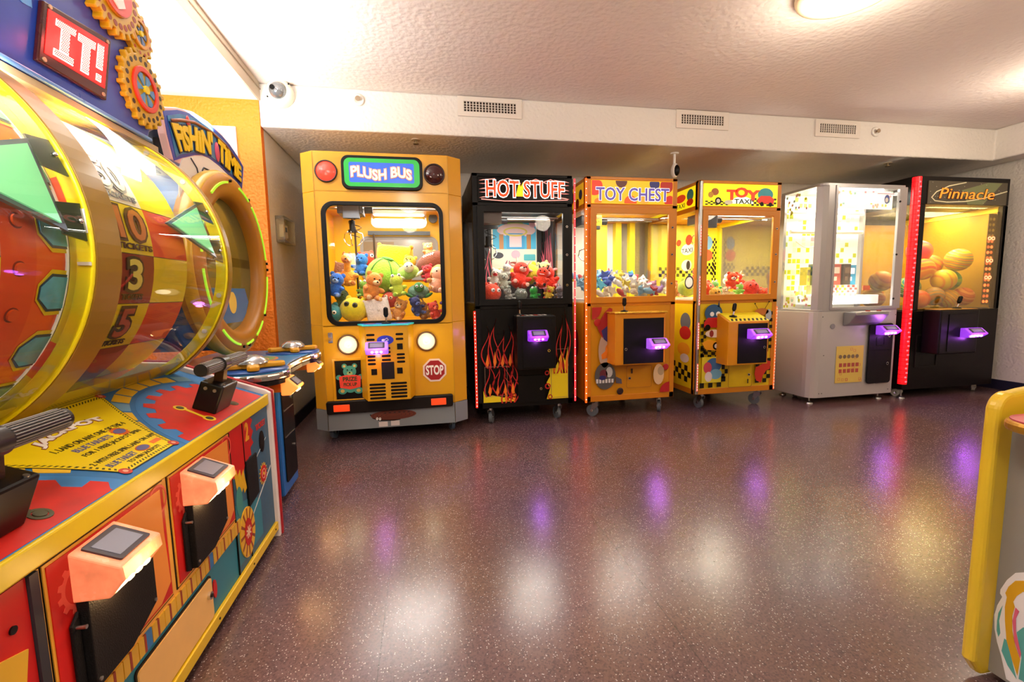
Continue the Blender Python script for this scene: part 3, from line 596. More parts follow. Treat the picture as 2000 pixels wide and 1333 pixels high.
card_reader(taxi, FR((.06, -.175, .685), (1, 0, 0), (0, 0, 1)), .18, .085, .09, M('#b070ec', .2, emit=.45, ecol='#a030ff'), glow('#f0c0ff', 6), (1.6, (.65, .15, 1)), 'glowing purple card reader')
o = B(STEEL).cyl((-.385, -.012, .15), (-.385, -.012, 1.965), .016).build('corner_tube', taxi)
for z0, z1 in ((1.35, 1.6), (.93, 1.18), (.55, .78), (.18, .42)): led_strip(o, [(-.385, -.024, z0), (-.385, -.024, z1)], '#ff5a50', 1.8, .006, n=10)
led_strip(taxi, [(.403, .0, .15), (.403, .0, .9)], '#ff5a30', 1.5, .005)
SF = FR((-.4005, 0, 0), (0, -1, 0), (0, 0, 1)); b = B(F=SF)
b.prism(rect(-.835, -.045, 1.775, 1.945), 0, .0015, M('#f0e010', .4, emit=.5)); b.text('TAXI', -.34, -.2, 1.79, 1.83, .0015, .003, M('#30442c', .4)); b.prism(circ(-.27, 1.875, .08, .035), .0015, .003, M('#d83c14', .4, emit=.3)); b.prism(circ(-.12, 1.88, .05), .0015, .003, M('#2c8c94', .4)); b.prism(circ(-.12, 1.82, .05, .03), .003, .004, M('#d83018', .4)); b.build('side_sign', taxi)
b = B(F=SF); b.prism(rect(-.835, -.045, .19, .94), 0, .0015, M('#e8cc10', .4)); G = FR((-.4021, 0, 0), (0, -1, 0), (0, 0, 1)); b.at(G); b.prism(circ(-.15, .78, .08, .08), 0, .001, M('#5c6870', .4)); b.prism(circ(-.15, .68, .09, .06), .001, .002, M('#b81c20', .4)); b.prism(circ(-.17, .53, .1, .06), 0, .001, M('#e8a020', .4)); b.prism(circ(-.15, .45, .07, .04), .001, .002, M('#d8d4cc', .4)); checker(b, -.45, -.05, .27, .42, 8, 3, CK, G, skew=-.1); b.build('side_art', taxi)
# inside
b = B(IY, FR((0, .83, 0), (1, 0, 0), (0, 0, 1))); b.prism(rect(-.39, .39, .99, 1.73), 0, .003); G = FR((0, .826, 0), (1, 0, 0), (0, 0, 1))
b.at(G); b.prism(circ(.26, 1.55, .05, .07), 0, .001, M('#6a98b4', .5)); b.prism(circ(.255, 1.42, .06, .06), .001, .002, M('#e04c20', .5)); b.prism(circ(.24, 1.12, .05, .05), 0, .001, M('#c8c0b0', .5)); checker(b, .31, .36, .99, 1.6, 3, 22, CK, G); checker(b, .2, .36, 1.22, 1.34, 7, 4, CK, G); checker(b, -.3, .1, 1.2, 1.3, 12, 3, CK, G); b.build('inner_panel', taxi)
b = B(IY); b.box(.365, .395, .79, .83, .985, 1.735); b.box(.37, .395, .05, .79, 1.70, 1.735); b.build('inner_post', taxi)
b = B(glass('#fff8d8', 1, 'sticker_film', .1, .5), FR((-.392, 0, 0), (0, -1, 0), (0, 0, 1))); b.prism(circ(-.16, 1.42, .1, .05), 0, .001, M('#f0f0e4', .5)); b.text('TAXI', -.25, -.08, 1.39, 1.43, .001, .002, M('#30442c', .4)); b.prism(circ(-.14, 1.5, .05, .045), .001, .002, M('#d84818', .5)); b.prism(circ(-.3, 1.49, .04, .03), .001, .002, M('#d84818', .5)); b.prism(circ(-.17, 1.28, .08, .05), .0, .0015, M('#e8dccc', .5)); b.prism(circ(-.14, 1.28, .03, .04), .0015, .002, M('#3c3020', .5)); b.prism(circ(-.12, 1.13, .07, .06), 0, .001, M('#d8d8d0', .5)); b.ring(circ(-.12, 1.13, .07, .06), circ(-.12, 1.13, .055, .045), .001, .002, M('#303030', .5)); b.build('side_sticker', taxi)
claw(taxi, -.28, .12, 1.72, 1.45)
tube(taxi, -.33, .3, .035, 1.715, 5, '#fff0c8'); lamp_in(taxi, .4, 1.725, 15, (1, .93, .72)); lamp_in(taxi, .07, 1.72, 6, (1, .92, .75))
# ================================================================ the yellow school-bus machine
bus = thing('claw_machine', 'yellow claw machine shaped like a school bus with PLUSH BUS and STOP signs', 'claw machine', (-.251, 3.39, 0))
BY = M('#dc9e06', .33, bump=.04, bscale=30, coat=.2); BG = M('#7f8488', .45)
PL = [(-.55, .075), (-.458, 0), (.451, 0), (.55, .075), (.55, 1.12), (-.55, 1.12)]
def shell(b, z0, z1, mat, hollow):
    T = Matrix.Translation((0, 0, 0))
    if not hollow: b.prism(PL, z0, z1, mat)
    else:
        inn = [(-.52, .085), (-.45, .03), (.443, .03), (.52, .085), (.52, 1.08), (-.52, 1.08)]
        n = 6
        for i in (1, ):  pass
        for i in range(n):
            if i == 1: continue                                # the front is a panel with a window opening
            j = (i+1) % n; b.prism([PL[i], PL[j], inn[j], inn[i]], z0, z1, mat)
b = B(BY); shell(b, .25, .86, BY, False); shell(b, .86, 1.78, BY, True); shell(b, 1.78, 2.05, BY, False)
b.ring(rrect(-.458, .451, .85, 1.79, .004, 6), rrect(-.405, .395, .872, 1.70, .07, 6), -.03, 0, F=FRONT)
b.build('bus_body', bus, bevel=.004)
b = B(BG); b.prism([(p[0]*1.004, p[1]-.004) for p in PL], .095, .248); b.build('lower_skirt', bus, bevel=.003)
b = B(M('#c08c08', .4)); 
for x in (-.458, .451): b.box(x-.002, x+.002, -.004, .0, .1, 2.045)
b.build('corner_seams', bus)
S1 = fy(-.001)
B(BLACK, S1).ring(rrect(-.422, .408, .853, 1.716, .085, 8), rrect(-.388, .378, .885, 1.686, .06, 8), 0, .016).build('window_gasket', bus, bevel=.005)
B(GLASS, S1).prism(rrect(-.389, .379, .884, 1.687, .06, 8), -.01, -.006).build('glass_pane', bus)
mq = B(BLACK, S1).prism(rrect(-.272, .274, 1.795, 2.024, .05, 8), 0, .02).build('marquee', bus, bevel=.005)
B(M('#18a038', .35, emit=.45), S1).ring(rrect(-.252, .254, 1.815, 2.004, .04, 6), rrect(-.22, .216, 1.842, 1.977, .012, 6), .02, .024).build('green_border', mq)
B(M('#2458c0', .35, emit=.55), S1).prism(rrect(-.221, .217, 1.841, 1.978, .01), .018, .023).build('blue_field', mq)
def wob(a, b_):
    return (-.205+.402*a, 1.872+.066*b_+.012*math.sin(a*9.5+.6)+(.006 if int(a*9) % 2 else -.006)*0)
for st, ma, mb, h in (('x', '#ee9a50', 'o', 0),):
    B(M('#e8742c', .4, emit=.5), S1).text('PLUSH BUS', 0, 1, 0, 1, .0235, .0255, off=.075, warp=wob).build('lettering_outline', mq)
    B(M('#ffdcb4', .4, emit=.8), S1).text('PLUSH BUS', 0, 1, 0, 1, .0255, .0275, off=.035, warp=wob).build('lettering', mq)
for x, on in ((-.372, 1), (.356, 0)):
    Fq = FR((x, -.001, 1.914), (1, 0, 0), (0, 0, 1))
    o = B(M('#2c1210', .4), Fq).lathe([(0, 0), (.074, 0), (.074, .012), (.066, .016), (.064, .01), (0, .01)], 32).build('signal_lamp', bus)
    o['label'] = 'lit red signal lamp' if on else 'unlit dark red signal lamp'
    B(M('#e83828', .2, emit=1.3, ecol='#ff3828') if on else M('#3c0c0c', .12, coat=.6), Fq).lathe([(.064, .01), (.055, .022), (.03, .03), (0, .033)], 32).build('lens', o)
for x, z in ((-.292, .72), (.258, .724)):
    Fq = FR((x, -.001, z), (1, 0, 0), (0, 0, 1))
    o = B(M('#5a3418', .4), Fq).lathe([(0, 0), (.072, 0), (.072, .014), (.063, .018), (.06, .006), (0, .004)], 36).build('headlight', bus)
    B(M('#fff0c8', .25, emit=.3, ecol='#ffdf9c'), Fq).lathe([(.06, .008), (.045, .011), (.03, .009), (.022, .014), (.016, .01), (.009, .02), (0, .022)], 32).build('lens', o)
    lamp('POINT', (x, -.08, z), .35, (1, .85, .55), .04, name='headlight_bulb', parent=bus)
b = B(CHROME, S1); b.prism(rrect(-.423, -.391, .735, .81, .006), 0, .012); b.cyl((-.407, .785, .012), (-.407, .785, .02), .01, F=S1); b.build('chrome_latch', bus, bevel=.002)
# prize opening with the teddy sign
b = B(BLACK, S1); b.prism(rect(-.39, -.2, .325, .606), 0, .002); b.build('prize_door', bus)
b = B(BY, S1); b.ring(rect(-.408, -.19, .308, .622), rect(-.392, -.202, .325, .606), 0, .014); b.build('prize_frame', bus, bevel=.002)
G = fy(-.0035); b = B(M('#3f9684', .5), G); cu = -.292
b.prism(circ(cu, .525, .045, .042), 0, .002); b.prism(circ(cu-.035, .565, .018), 0, .0015); b.prism(circ(cu+.035, .565, .018), 0, .0015)
for s in (-1, 1): b.prism(circ(cu+s*.075, .485, .02, .018), 0, .0015); b.prism(circ(cu+s*.055, .385, .03, .024), 0, .0015)
b.prism(circ(cu, .43, .05, .06), 0, .001)
b.prism([(cu-.07, .41), (cu-.075, .49), (cu-.03, .5), (cu+.03, .5), (cu+.075, .49), (cu+.07, .41), (cu, .395)], .002, .003, M('#e4402c', .5))
b.prism(circ(cu-.035, .565, .009), .0016, .0025, M('#c8b060', .5)); b.prism(circ(cu+.035, .565, .009), .0016, .0025, M('#c8b060', .5)); b.prism(circ(cu, .512, .02, .014), .002, .003, M('#9cb878', .5)); b.prism(circ(cu, .518, .006), .003, .004, BLACK); b.prism(circ(cu-.015, .537, .005), .002, .003, BLACK); b.prism(circ(cu+.015, .537, .005), .002, .003, BLACK)
for s in (-1, 1): b.prism(circ(cu+s*.055, .385, .014, .012), .002, .003, M('#c8a850', .5))
b.build('teddy_sign', bus)
b = B(M('#2c3c18', .5), G); b.text('PRIZE', cu-.048, cu+.048, .457, .486, .003, .0042, off=.03); b.text('PICK UP', cu-.045, cu+.045, .42, .444, .003, .0042, off=.03); b.build('lettering', bus)
# STOP sign
def octo(cu, cv, r): return [(cu+r*math.cos(math.radians(22.5+45*i)), cv+r*math.sin(math.radians(22.5+45*i))) for i in range(8)]
so = B(M('#f0d8cc', .4), S1).prism(octo(.31, .505, .092), 0, .003).build('stop_sign', bus)
B(M('#a01018', .4), S1).prism(octo(.31, .505, .078), .003, .005).build('red_field', so)
B(M('#f4eee8', .4), S1).text('STOP', .247, .373, .473, .54, .005, .0065, off=.035).build('lettering', so)
bp = B(M('#17100e', .4), S1).prism([(-.462, .303), (-.455, .318), (.43, .322), (.437, .312), (.437, .236), (.425, .23), (-.452, .222), (-.458, .23)], 0, .035).build('bumper', bus, bevel=.008)
for u0, u1, v0, v1 in ((-.41, -.30, .243, .292), (.275, .385, .248, .298)): B(M('#f04818', .35, emit=.35), S1).prism(rrect(u0, u1, v0, v1, .004), .035, .04).build('reflector', bp, bevel=.002)
b = B(F=FR((0, -.0055, 0), (1, 0, 0), (0, 0, 1))); b.prism([(-.17, .20), (-.15, .168), (-.1, .148), (.0, .142), (.05, .15), (.0, .19)], 0, .001, M('#140c0a', .5)); b.prism(circ(0, .188, .163, .036, 36), .001, .002, M('#6e2c14', .5))
for k in range(4): b.ring(circ(0, .188, .15-.03*k, .031-.007*k, 36), circ(0, .188, .146-.03*k, .0295-.007*k, 36), .002, .0028, M('#3c140a', .5))
for k in range(6): b.prism(circ(-.06+.034*k, .205, .01, .004, 10), .0028, .0035, M('#2c0e08', .5))
b.prism(circ(-.118, .166, .009, .011, 10), .001, .0022, WHITE); b.prism(circ(-.098, .163, .009, .011, 10), .001, .0022, WHITE); b.build('hubcap_decal', bus)
b = B(M('#d8ccc8', .5), FR((0, -.0055, 0), (1, 0, 0), (0, 0, 1))); b.prism(rect(-.108, -.045, .104, .14), 0, .001); b.build('pale_sticker', bus)
b = B(M('#d8ccc8', .5), FR((0, -.0055, 0), (1, 0, 0), (0, 0, 1))); b.prism(rect(-.022, .04, .106, .143), 0, .001); b.build('pale_sticker', bus)
# control pedestal
cp = B(M('#d49a06', .36)).prism([(-.214, 0), (-.157, -.15), (.134, -.15), (.167, 0)], .33, .858, F=ID).build('control_box', bus, bevel=.004)
B(M('#38c8c0', .35, emit=.15)).prism([(-.226, 0), (-.166, -.162), (.142, -.162), (.177, 0)], .856, .866, F=ID).build('top_rim', cp, bevel=.002)
b = B(M('#1c6cc8', .35), ID); b.prism([(-.212, -.004), (-.155, -.148), (.132, -.148), (.164, -.004)], .866, .868); b.prism(circ(-.13, -.05, .04, .02), .868, .869, M('#b04030', .4)); b.prism(circ(.09, -.05, .04, .02), .868, .869, M('#b04030', .4)); b.build('top_plate', cp)
CF = FR((0, -.1505, 0), (1, 0, 0), (0, 0, 1)); b = B(BLACK, CF)
def slot(u0, u1, v): b.prism(rrect(u0, u1, v-.0075, v+.0075, .007, 3), 0, .0012)
for v in (.795, .762): slot(-.148, -.092, v); slot(.048, .1, v)
for v in (.665, .64, .613): slot(-.146, -.092, v-.02); slot(.05, .106, v-.012)
for v in (.70, .672, .645, .618): slot(-.052, .01, v)
for k in range(5): slot(-.143, -.034, .447-.024*k); slot(.0, .112, .45-.024*k)
b.build('vent_slots', cp)
b = B(M('#1c1816', .5), CF); b.prism(rect(-.056, .03, .483, .603), 0, .004); b.build('black_plate', cp, bevel=.001)
for u, v in ((.074, .709), (.067, .539), (-.106, .537)): B(BLACK, CF).prism(rect(u-.019, u+.019, v-.021, v+.021), 0, .004).build('black_button', cp, bevel=.001)
b = B(M('#1e30a8', .3), CF); b.prism(circ(-.022, .757, .056, .032, 28), 0, .003); b.tube([(-.03, .76, .004), (-.01, .77, .004), (.0, .757, .004), (-.02, .75, .004)], .003, 5, WHITE); b.prism(circ(-.035, .757, .012, .008), .003, .004, WHITE); b.build('oval_badge', cp)
B(CHROME).cyl((-.014, -.1, .868), (-.014, -.1, .895), .004).build('stick_shaft', cp)
joystick(cp, -.014, -.1, .868)
card_reader(cp, FR((-.078, -.152, .706), (1, 0, 0), (0, 0, 1)), .15, .085, .07, M('#b088f0', .2, emit=.6, ecol='#9a60ff'), glow('#f0d0ff', 5), (1.3, (.75, .2, .9)), 'glowing lilac card reader')
for x, y in ((-.46, .12), (.44, .12), (-.44, 1.0), (.44, 1.0)): caster(bus, x, y, .045, -.3 if x < 0 else .3, .11, M('#4a5c70', .5))
# interior
b = B(M('#dcb408', .4)); b.box(-.52, .52, 1.0, 1.02, .86, 1.78); b.build('rear_wall', bus)
b = B(M('#8a8f8c', .2), FR((0, .998, 0), (1, 0, 0), (0, 0, 1))); b.ring(rrect(-.30, .40, 1.2, 1.60, .07, 6), rrect(-.275, .375, 1.225, 1.575, .055, 6), 0, .012); b.build('rear_window_gasket', bus)
b = B(M('#8c8a80', .12), FR((0, .998, 0), (1, 0, 0), (0, 0, 1))); b.prism(rrect(-.276, .376, 1.224, 1.576, .055, 6), .001, .005); b.prism(rect(-.27, .0, 1.3, 1.55), .005, .006, M('#7c6c4c', .3)); b.build('rear_window', bus)
b = B(M('#3c4448', .4)); b.box(-.22, .33, .93, .96, 1.605, 1.64); b.build('cross_bar', bus)
b = B(CHROME, FR((0, .9, 0), (1, 0, 0), (0, 0, 1))); b.ring(rrect(-.18, .30, 1.66, 1.845, .05, 6), rrect(-.165, .285, 1.675, 1.83, .04, 6), 0, .012); b.build('reflection_frame', bus)  # surround of the reflected tube light, modelled as a ring
b = B(M('#f4f8fc', .3, emit=2.6, ecol='#eef6ff'), FR((0, .902, 0), (1, 0, 0), (0, 0, 1))); b.prism(rrect(-.165, .285, 1.675, 1.745, .02), 0, .004); b.prism(rrect(-.165, .285, 1.765, 1.83, .02), 0, .004); b.build('tube_reflection', bus)  # glowing bands stand in for a tube light's reflection
b = B(M('#3a4044', .4)); b.cyl((.36, .88, 1.75), (.36, .93, 1.75), .04); b.build('round_vent', bus)
claw(bus, -.27, .35, 1.77, 1.46, half=.5)
b = B(M('#38280c', .5)); b.cyl((-.26, .42, .9), (-.26, .42, 1.6), .008).cyl((-.12, .42, .9), (-.12, .42, 1.55), .008); b.build('chute_rod', bus)
lamp_in(bus, .5, 1.772, 13, (1, .97, .9), .8, d=.2); lamp_in(bus, .09, 1.70, 6, (1, .97, .92), .7)
tube(bus, -.35, .34, .05, 1.725, 4, '#fffaf0', .01)

# ================================================================ the silver prize machine
wm = thing('prize_machine', 'silver prize machine with boxed prizes and green tiles inside', 'prize machine', (3.90, 3.47, 0))
SV = M('#b9b6b3', .32, metal=.25, bump=.03, bscale=40); SVF = M('#a8a6a6', .3, metal=.4)
WD = .47
def rp(x0, x1, y0, y1, r):
    p = []
    for cx, cy, a in ((x1-.01, y1-.01, 0), (x0+.01, y1-.01, 90), (x0+r, y0+r, 180), (x1-.02, y0+.02, 270)):
        rr = r if (cx, cy) == (x0+r, y0+r) else .01
        for i in range(5): t = math.radians(a+90*i/4); p.append((cx+rr*math.cos(t), cy+rr*math.sin(t)))
    return p
b = B(SV); b.prism(rp(-.50, .43, 0, WD, .09), .058, .845); b.build('cabinet_body', wm, bevel=.004)
b = B(SVF); b.prism(rp(-.47, .43, 0, WD, .06), 1.945, 1.968); b.prism(rp(-.47, .43, 0, WD, .06), .845, .862); b.build('trim_frames', wm, bevel=.003)
b = B(SVF); b.prism([(-.47, .065), (-.44, .02), (-.40, 0), (-.33, 0), (-.33, .014), (-.39, .02), (-.43, .04), (-.455, .07)], .86, 1.95); b.build('corner_post', wm, bevel=.002)
b = B(SVF); b.box(.352, .43, 0, .03, .86, 1.95); b.build('upright_post', wm, bevel=.002)
B(SVF).box(-.47, -.44, WD-.05, WD, .86, 1.95).build('upright_post', wm, bevel=.002); B(SVF).box(.40, .43, WD-.08, WD, .86, 1.95).build('upright_post', wm, bevel=.002)
d = B(SVF); d.ring(rect(-.335, .36, .86, 1.95), rect(-.312, .335, .885, 1.93), -.004, .008, F=FRONT); d = d.build('glass_door', wm, bevel=.002)
B(GLASS).prism(rect(-.312, .335, .885, 1.93), 0, .003, F=FRONT).build('glass_pane', d)
for v in (.95, 1.35, 1.82): B(BLACK, FRONT).cyl((.34, v, .008), (.34, v, .014), .009).build('door_bolt', d)
B(GLASS).prism(rect(-WD+.05, -.068, .865, 1.94), 0, .003, F=FR((-.467, 0, 0), (0, -1, 0), (0, 0, 1))).build('side_pane', wm)
B(GLASS).prism(rect(.03, WD-.08, .865, 1.94), 0, .003, F=FR((.425, 0, 0), (0, 1, 0), (0, 0, 1))).build('side_pane', wm)
T = M('#fbf8e4', .45); b = B(T); b.box(-.455, .40, .43, .45, .862, 1.945, T); b.build('tile_wall', wm)
rnd = random.Random(5); G = FR((0, .4295, 0), (1, 0, 0), (0, 0, 1)); b = B(F=G)
gm = [M('#b8c414', .5), M('#a8b80c', .5), M('#ccd23c', .5), M('#e8e4c8', .5), M('#c8a0ac', .5)]
for i in range(17):
    for j in range(20):
        q = rnd.random(); 
        if q < .42: b.prism(rect(-.452+.05*i, -.452+.05*i+.038, .88+.053*j, .88+.053*j+.04), 0, .001, gm[0] if q < .16 else gm[1] if q < .22 else gm[2] if q < .29 else gm[3] if q < .40 else gm[4])
b.build('tile_pattern', wm)
b = B(M('#fff8e8', .4, emit=.55)); b.box(-.30, .33, .05, .058, 1.76, 1.92); b.build('header_panel', wm)
b = B(F=FR((0, .0495, 0), (1, 0, 0), (0, 0, 1)))
for i in range(26):
    q = rnd.random(); u = -.29+.61*rnd.random(); v = 1.762+.15*rnd.random()
    b.prism(rect(u, u+.02, v, min(1.918, v+.022)), 0, .0008+.00001*i, M(['#e0e080', '#a8d8c0', '#f0c0a0', '#e8b0b8', '#d8dc60'][i % 5], .5, emit=.3))
b.prism(rect(-.26, .2, 1.815, 1.88), .001, .002, M('#ffffff', .4, emit=3.0)); b.prism(circ(.265, 1.85, .028, .04), .001, .003, M('#2848a0', .4)); b.prism(circ(.26, 1.842, .016, .022), .003, .004, M('#f0e8d8', .4)); b.prism(rect(.16, .34, 1.895, 1.9), .001, .002, M('#c04878', .4)); b.build('header_art_glare', wm)  # the bright white strip is glare put in as glow
for z in (1.765, 1.585): 
    o = B(M('#f0ead8', .4)).box(-.44, .38, .36, .385, z-.006, z+.03).build('prize_rail', wm, bevel=.003)
    B(M('#b8a888', .4)).box(-.44, .37, .355, .36, z+.005, z+.012).build('rail_slot', o)
b = B(M('#e8e0d0', .4)); b.tube([(-.44+.04*k, .3, 1.5-.06*math.sin(k/7*PI)) for k in range(8)], .005, 6); b.build('loose_cable', wm)
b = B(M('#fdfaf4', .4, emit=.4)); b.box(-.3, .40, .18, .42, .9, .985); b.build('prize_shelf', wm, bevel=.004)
b = B(M('#ffffff', .4, emit=6)); b.box(-.28, .28, .165, .178, .905, .935); b.build('light_tube', wm)
b = B(M('#ffffff', .4, emit=5)); b.cyl((-.4, .12, 1.93), (.3, .12, 1.93), .011); b.build('light_tube', wm)
b = B(M('#d85828', .5)); b.box(.18, .26, .15, .155, 1.03, 1.075); b.build('red_tag', wm)
b = B(F=FR((-.4655, 0, 0), (0, -1, 0), (0, 0, 1)))
for i in range(34):
    u = -.42+.33*rnd.random(); v = (.87+.16*rnd.random()) if i < 20 else (1.74+.17*rnd.random())
    b.prism(rect(u, u+.022, v, v+.024), 0, .0005+.00001*i, M(['#d8d850', '#e8b8a0', '#b8dcc8', '#e0a8b0', '#d0d030'][i % 5], .5))
b.build('glass_stickers', wm)
lamp_in(wm, .2, 1.94, 14, (1, .97, .88), .7, d=.2); lamp_in(wm, .25, .99, 7, (1, .98, .9), .6, rot=(PI, 0, 0), d=.2)
# front of the lower body
W1 = fy(-.001)
b = B(M('#9a9a9c', .3, metal=.5)); b.prism([(0, .71), (0, .838), (-.12, .838), (-.12, .815), (-.06, .74)], -.20, .155, F=FR((0, 0, 0), (0, 1, 0), (0, 0, 1))); o = b.build('button_tray', wm, bevel=.006); o.location.x = .02
B(M('#d0ccc8', .3)).box(-.14, .18, -.118, -.01, .838, .843).build('tray_top', o, bevel=.002)
for x in (-.02, .1): B(M('#8c2418', .3)).cyl((x, -.07, .843), (x, -.07, .853), .018).build('push_button', o)
cd = B(MATTE, W1).prism(rrect(.10, .365, .165, .725, .03, 6), 0, .014).build('coin_door', wm, bevel=.004)
B(M('#0c0a0a', .5), W1).prism(rect(.112, .352, .478, .483), .014, .0155).build('door_gap', cd)
B(M('#0c0a0a', .5), W1).ring(rrect(.18, .27, .52, .60, .01), rrect(.188, .262, .528, .592, .008), .014, .017).build('coin_return', cd)
lock(cd, FR((0, -.016, 0), (1, 0, 0), (0, 0, 1)), .31, .61, .014); lock(cd, FR((0, -.016, 0), (1, 0, 0), (0, 0, 1)), .31, .35, .014)
card_reader(wm, FR((.255, -.016, .665), (1, 0, 0), (0, 0, 1)), .19, .085, .09, M('#b070f0', .2, emit=.45, ecol='#a030ff'), glow('#f0c0ff', 6), (2.0, (.6, .15, 1)), 'glowing purple card reader')
b = B(M('#d8bc58', .5), W1); b.prism(rect(-.235, .06, .187, .527), 0, .0015)
for i in range(14): u = -.22+.27*rnd.random(); v = .2+.3*rnd.random(); b.ring(rect(u-.012, u+.012, v-.012, v+.012), rect(u-.009, u+.009, v-.009, v+.009), .0015, .002, M('#c87050', .5))
for i in range(5): b.prism(circ(-.19+.045*i, .43, .018), .002, .003, M('#7c6c50', .5))
for i in range(5):
    for j in range(2): b.prism(rect(-.2+.045*i, -.168+.045*i, .335-.055*j, .37-.055*j), .002, .003, M('#b05040', .5))
b.build('instruction_sticker', wm)
B(M('#88868a', .4), W1).prism(circ(-.29, .712, .024), 0, .003).build('round_cap', wm)
b = B(M('#6c6a6c', .4), W1)
for u, v in ((-.4, .1), (-.37, .1), (.36, .1), (.40, .1), (-.4, .8), (.39, .8), (-.37, .45)): b.prism(circ(u, v, .005, n=8), 0, .003)
b.build('screws', wm)
for x, y in ((-.44, .06), (.32, .06), (-.40, .42), (.35, .42)): leveler(wm, x, y, .06)
caster(wm, -.35, .28, .025, 0, .06); caster(wm, .25, .28, .025, 0, .06)

# ================================================================ the tall black ball machine
pn = thing('ball_machine', 'tall black prize machine with a Pinnacle sign, red light column and coloured balls', 'prize machine', (5.0, 3.45, 0))
PK = M('#0d0a09', .4)
b = B(PK); b.box(-.60, .478, 0, .95, .085, .83); b.box(-.60, .478, 0, .95, 1.80, 2.05); b.box(.44, .478, 0, .95, .83, 1.8); b.box(-.54, -.485, 0, .05, .83, 1.8); b.box(-.60, .478, .91, .95, .83, 1.8); b.box(.425, .478, 0, .04, .83, 1.8); b.box(-.6, -.57, .85, .91, .83, 1.8)
b.build('cabinet_body', pn, bevel=.005)
o = B(M('#e81420', .35, emit=.8, ecol='#ff1018')).cyl((-.578, .02, .14), (-.578, .02, 2.04), .035, n=16).build('light_column', pn)
b = B(M('#ff5a60', .3, emit=2.6, ecol='#ff4048')); 
for k in range(44): b.sph((-.578-.008*(k % 2), -.014, .165+.0425*k), (.012, .006, .009), nu=8, nv=5)
b.build('led_chips', o)
b = B(M('#200808', .4))
for k in range(46): b.cyl((-.578, .02, .15+.041*k), (-.578, .02, .153+.041*k), .0362, n=16)
b.build('column_ribs', o)
P1 = fy(-.001)
mq = B(M('#4e4636', .4, emit=.12), P1).prism(rect(-.478, .436, 1.803, 2.008), 0, .006).build('marquee', pn)
b = B(M('#6c7048', .4, emit=.2), P1); b.prism([(-.02, 1.80+.004), (.16, 1.804), (.37, 2.004), (.2, 2.004), (-.1, 1.93)], .006, .0068); b.build('green_band', mq)
b = B(M('#c8b88c', .4, emit=.4), P1); b.tube([(-.06, 2.0, .008), (-.25, 1.965, .008), (-.39, 1.91, .008), (-.44, 1.86, .008), (-.40, 1.83, .008), (-.26, 1.82, .008), (-.05, 1.83, .008), (.15, 1.86, .008), (.43, 1.93, .008)], .005, 6); b.build('orbit_swoosh', mq)
B(M('#5c2408', .4), P1).text('Pinnacle', -.36, .27, 1.852, 1.945, .009, .011, off=.03, shear=.3).build('lettering_shadow', mq)
B(M('#f08c28', .4, emit=.6), P1).text('Pinnacle', -.36, .27, 1.852, 1.945, .011, .013, off=.0, shear=.3).build('lettering', mq)
b = B(M('#d8d0b8', .5, emit=.4), P1)
for i in range(40): b.prism(circ(-.47+.9*rnd.random(), 1.81+.19*rnd.random(), .0022, n=6), .0062, .007)
b.build('speckles', mq)
B(glass('#fff8e0', .4), P1).prism(rect(-.487, .427, .83, 1.802), -.006, -.003).build('glass_pane', pn)
B(glass('#fff8e0', .4), FR((-.59, 0, 0), (0, -1, 0), (0, 0, 1))).prism(rect(-.85, -.06, .83, 1.80), 0, .003).build('side_pane', pn)
b = B(M('#b48c10', .5)); b.box(.425, .438, .04, .91, .83, 1.745); b.box(-.57, .43, .895, .908, .83, 1.745); b.build('inner_wall', pn)
b = B(M('#f0d838', .5, emit=.1)); b.box(.42, .438, .04, .91, 1.747, 1.80); b.build('inner_header', pn)
b = B(M('#3c3420', .5)); b.box(-.57, .425, .05, .9, .832, .84); b.build('tray_floor', pn)
ld = B(M('#6a5420', .5)); ld.box(.38, .424, .03, .036, .86, 1.72); ld = ld.build('score_ladder', pn)
b = B(M('#2c2418', .5)); b.box(.40, .426, .026, .03, .84, 1.75); b.build('ladder_side', pn)
LF = FR((0, .0285, 0), (1, 0, 0), (0, 0, 1)); LF = FR((0, .022, 0), (1, 0, 0), (0, 0, 1)); LB = B(M('#3a2c14', .5), LF); LB.prism(rect(.295, .385, .87, 1.73), -.006, 0, M('#54421c', .5))
for k in range(16):
    v = .9+.052*k; LB.prism(circ(.315, v, .014, n=12), 0, .002, M('#a89848', .5) if k > 11 else M('#ff6838', .4, emit=1.2 if k % 3 else 3)); LB.prism(circ(.355, v, .014, n=12), 0, .002, M('#c8b050', .5) if k > 11 else M('#ff7040', .4, emit=1.0 if k % 2 else 2.5))
LB.build('score_lights', pn)
for v in (1.13, 1.29, 1.50): 
    b = B(M('#ffe0d0', .4, emit=4, ecol='#ff8070'), LF); b.ring(circ(.318, v, .02, .018, 14), circ(.318, v, .012, .010, 14), .003, .005); b.ring(circ(.362, v, .02, .018, 14), circ(.362, v, .012, .010, 14), .003, .005); b.build('score_digits', pn)
b = B(BLACK, P1); b.prism(rect(-.475, -.24, .305, .595), 0, .002); b.ring(rect(-.485, -.23, .295, .605), rect(-.475, -.24, .305, .595), 0, .008, M('#1c1816', .4)); b.build('prize_opening', pn)
cb = B(PK).box(-.43, .01, -.16, 0, .435, .84).build('coin_box', pn, bevel=.012)
B(M('#b8883c', .35)).box(-.42, .0, -.15, -.01, .84, .847).build('box_top', pn, bevel=.003)
B(M('#0e0c0c', .4), FR((0, -.161, 0), (1, 0, 0), (0, 0, 1))).prism(rrect(-.34, -.02, .46, .80, .01), 0, .004).build('coin_door', pn)
joystick(pn, -.16, -.09, .847, .35)
card_reader(pn, FR((-.11, -.165, .63), (1, 0, 0), (0, 0, 1)), .2, .085, .09, M('#a860f0', .2, emit=.45, ecol='#9a30ff'), glow('#f0c0ff', 6), (2.6, (.55, .1, 1)), 'glowing purple card reader')
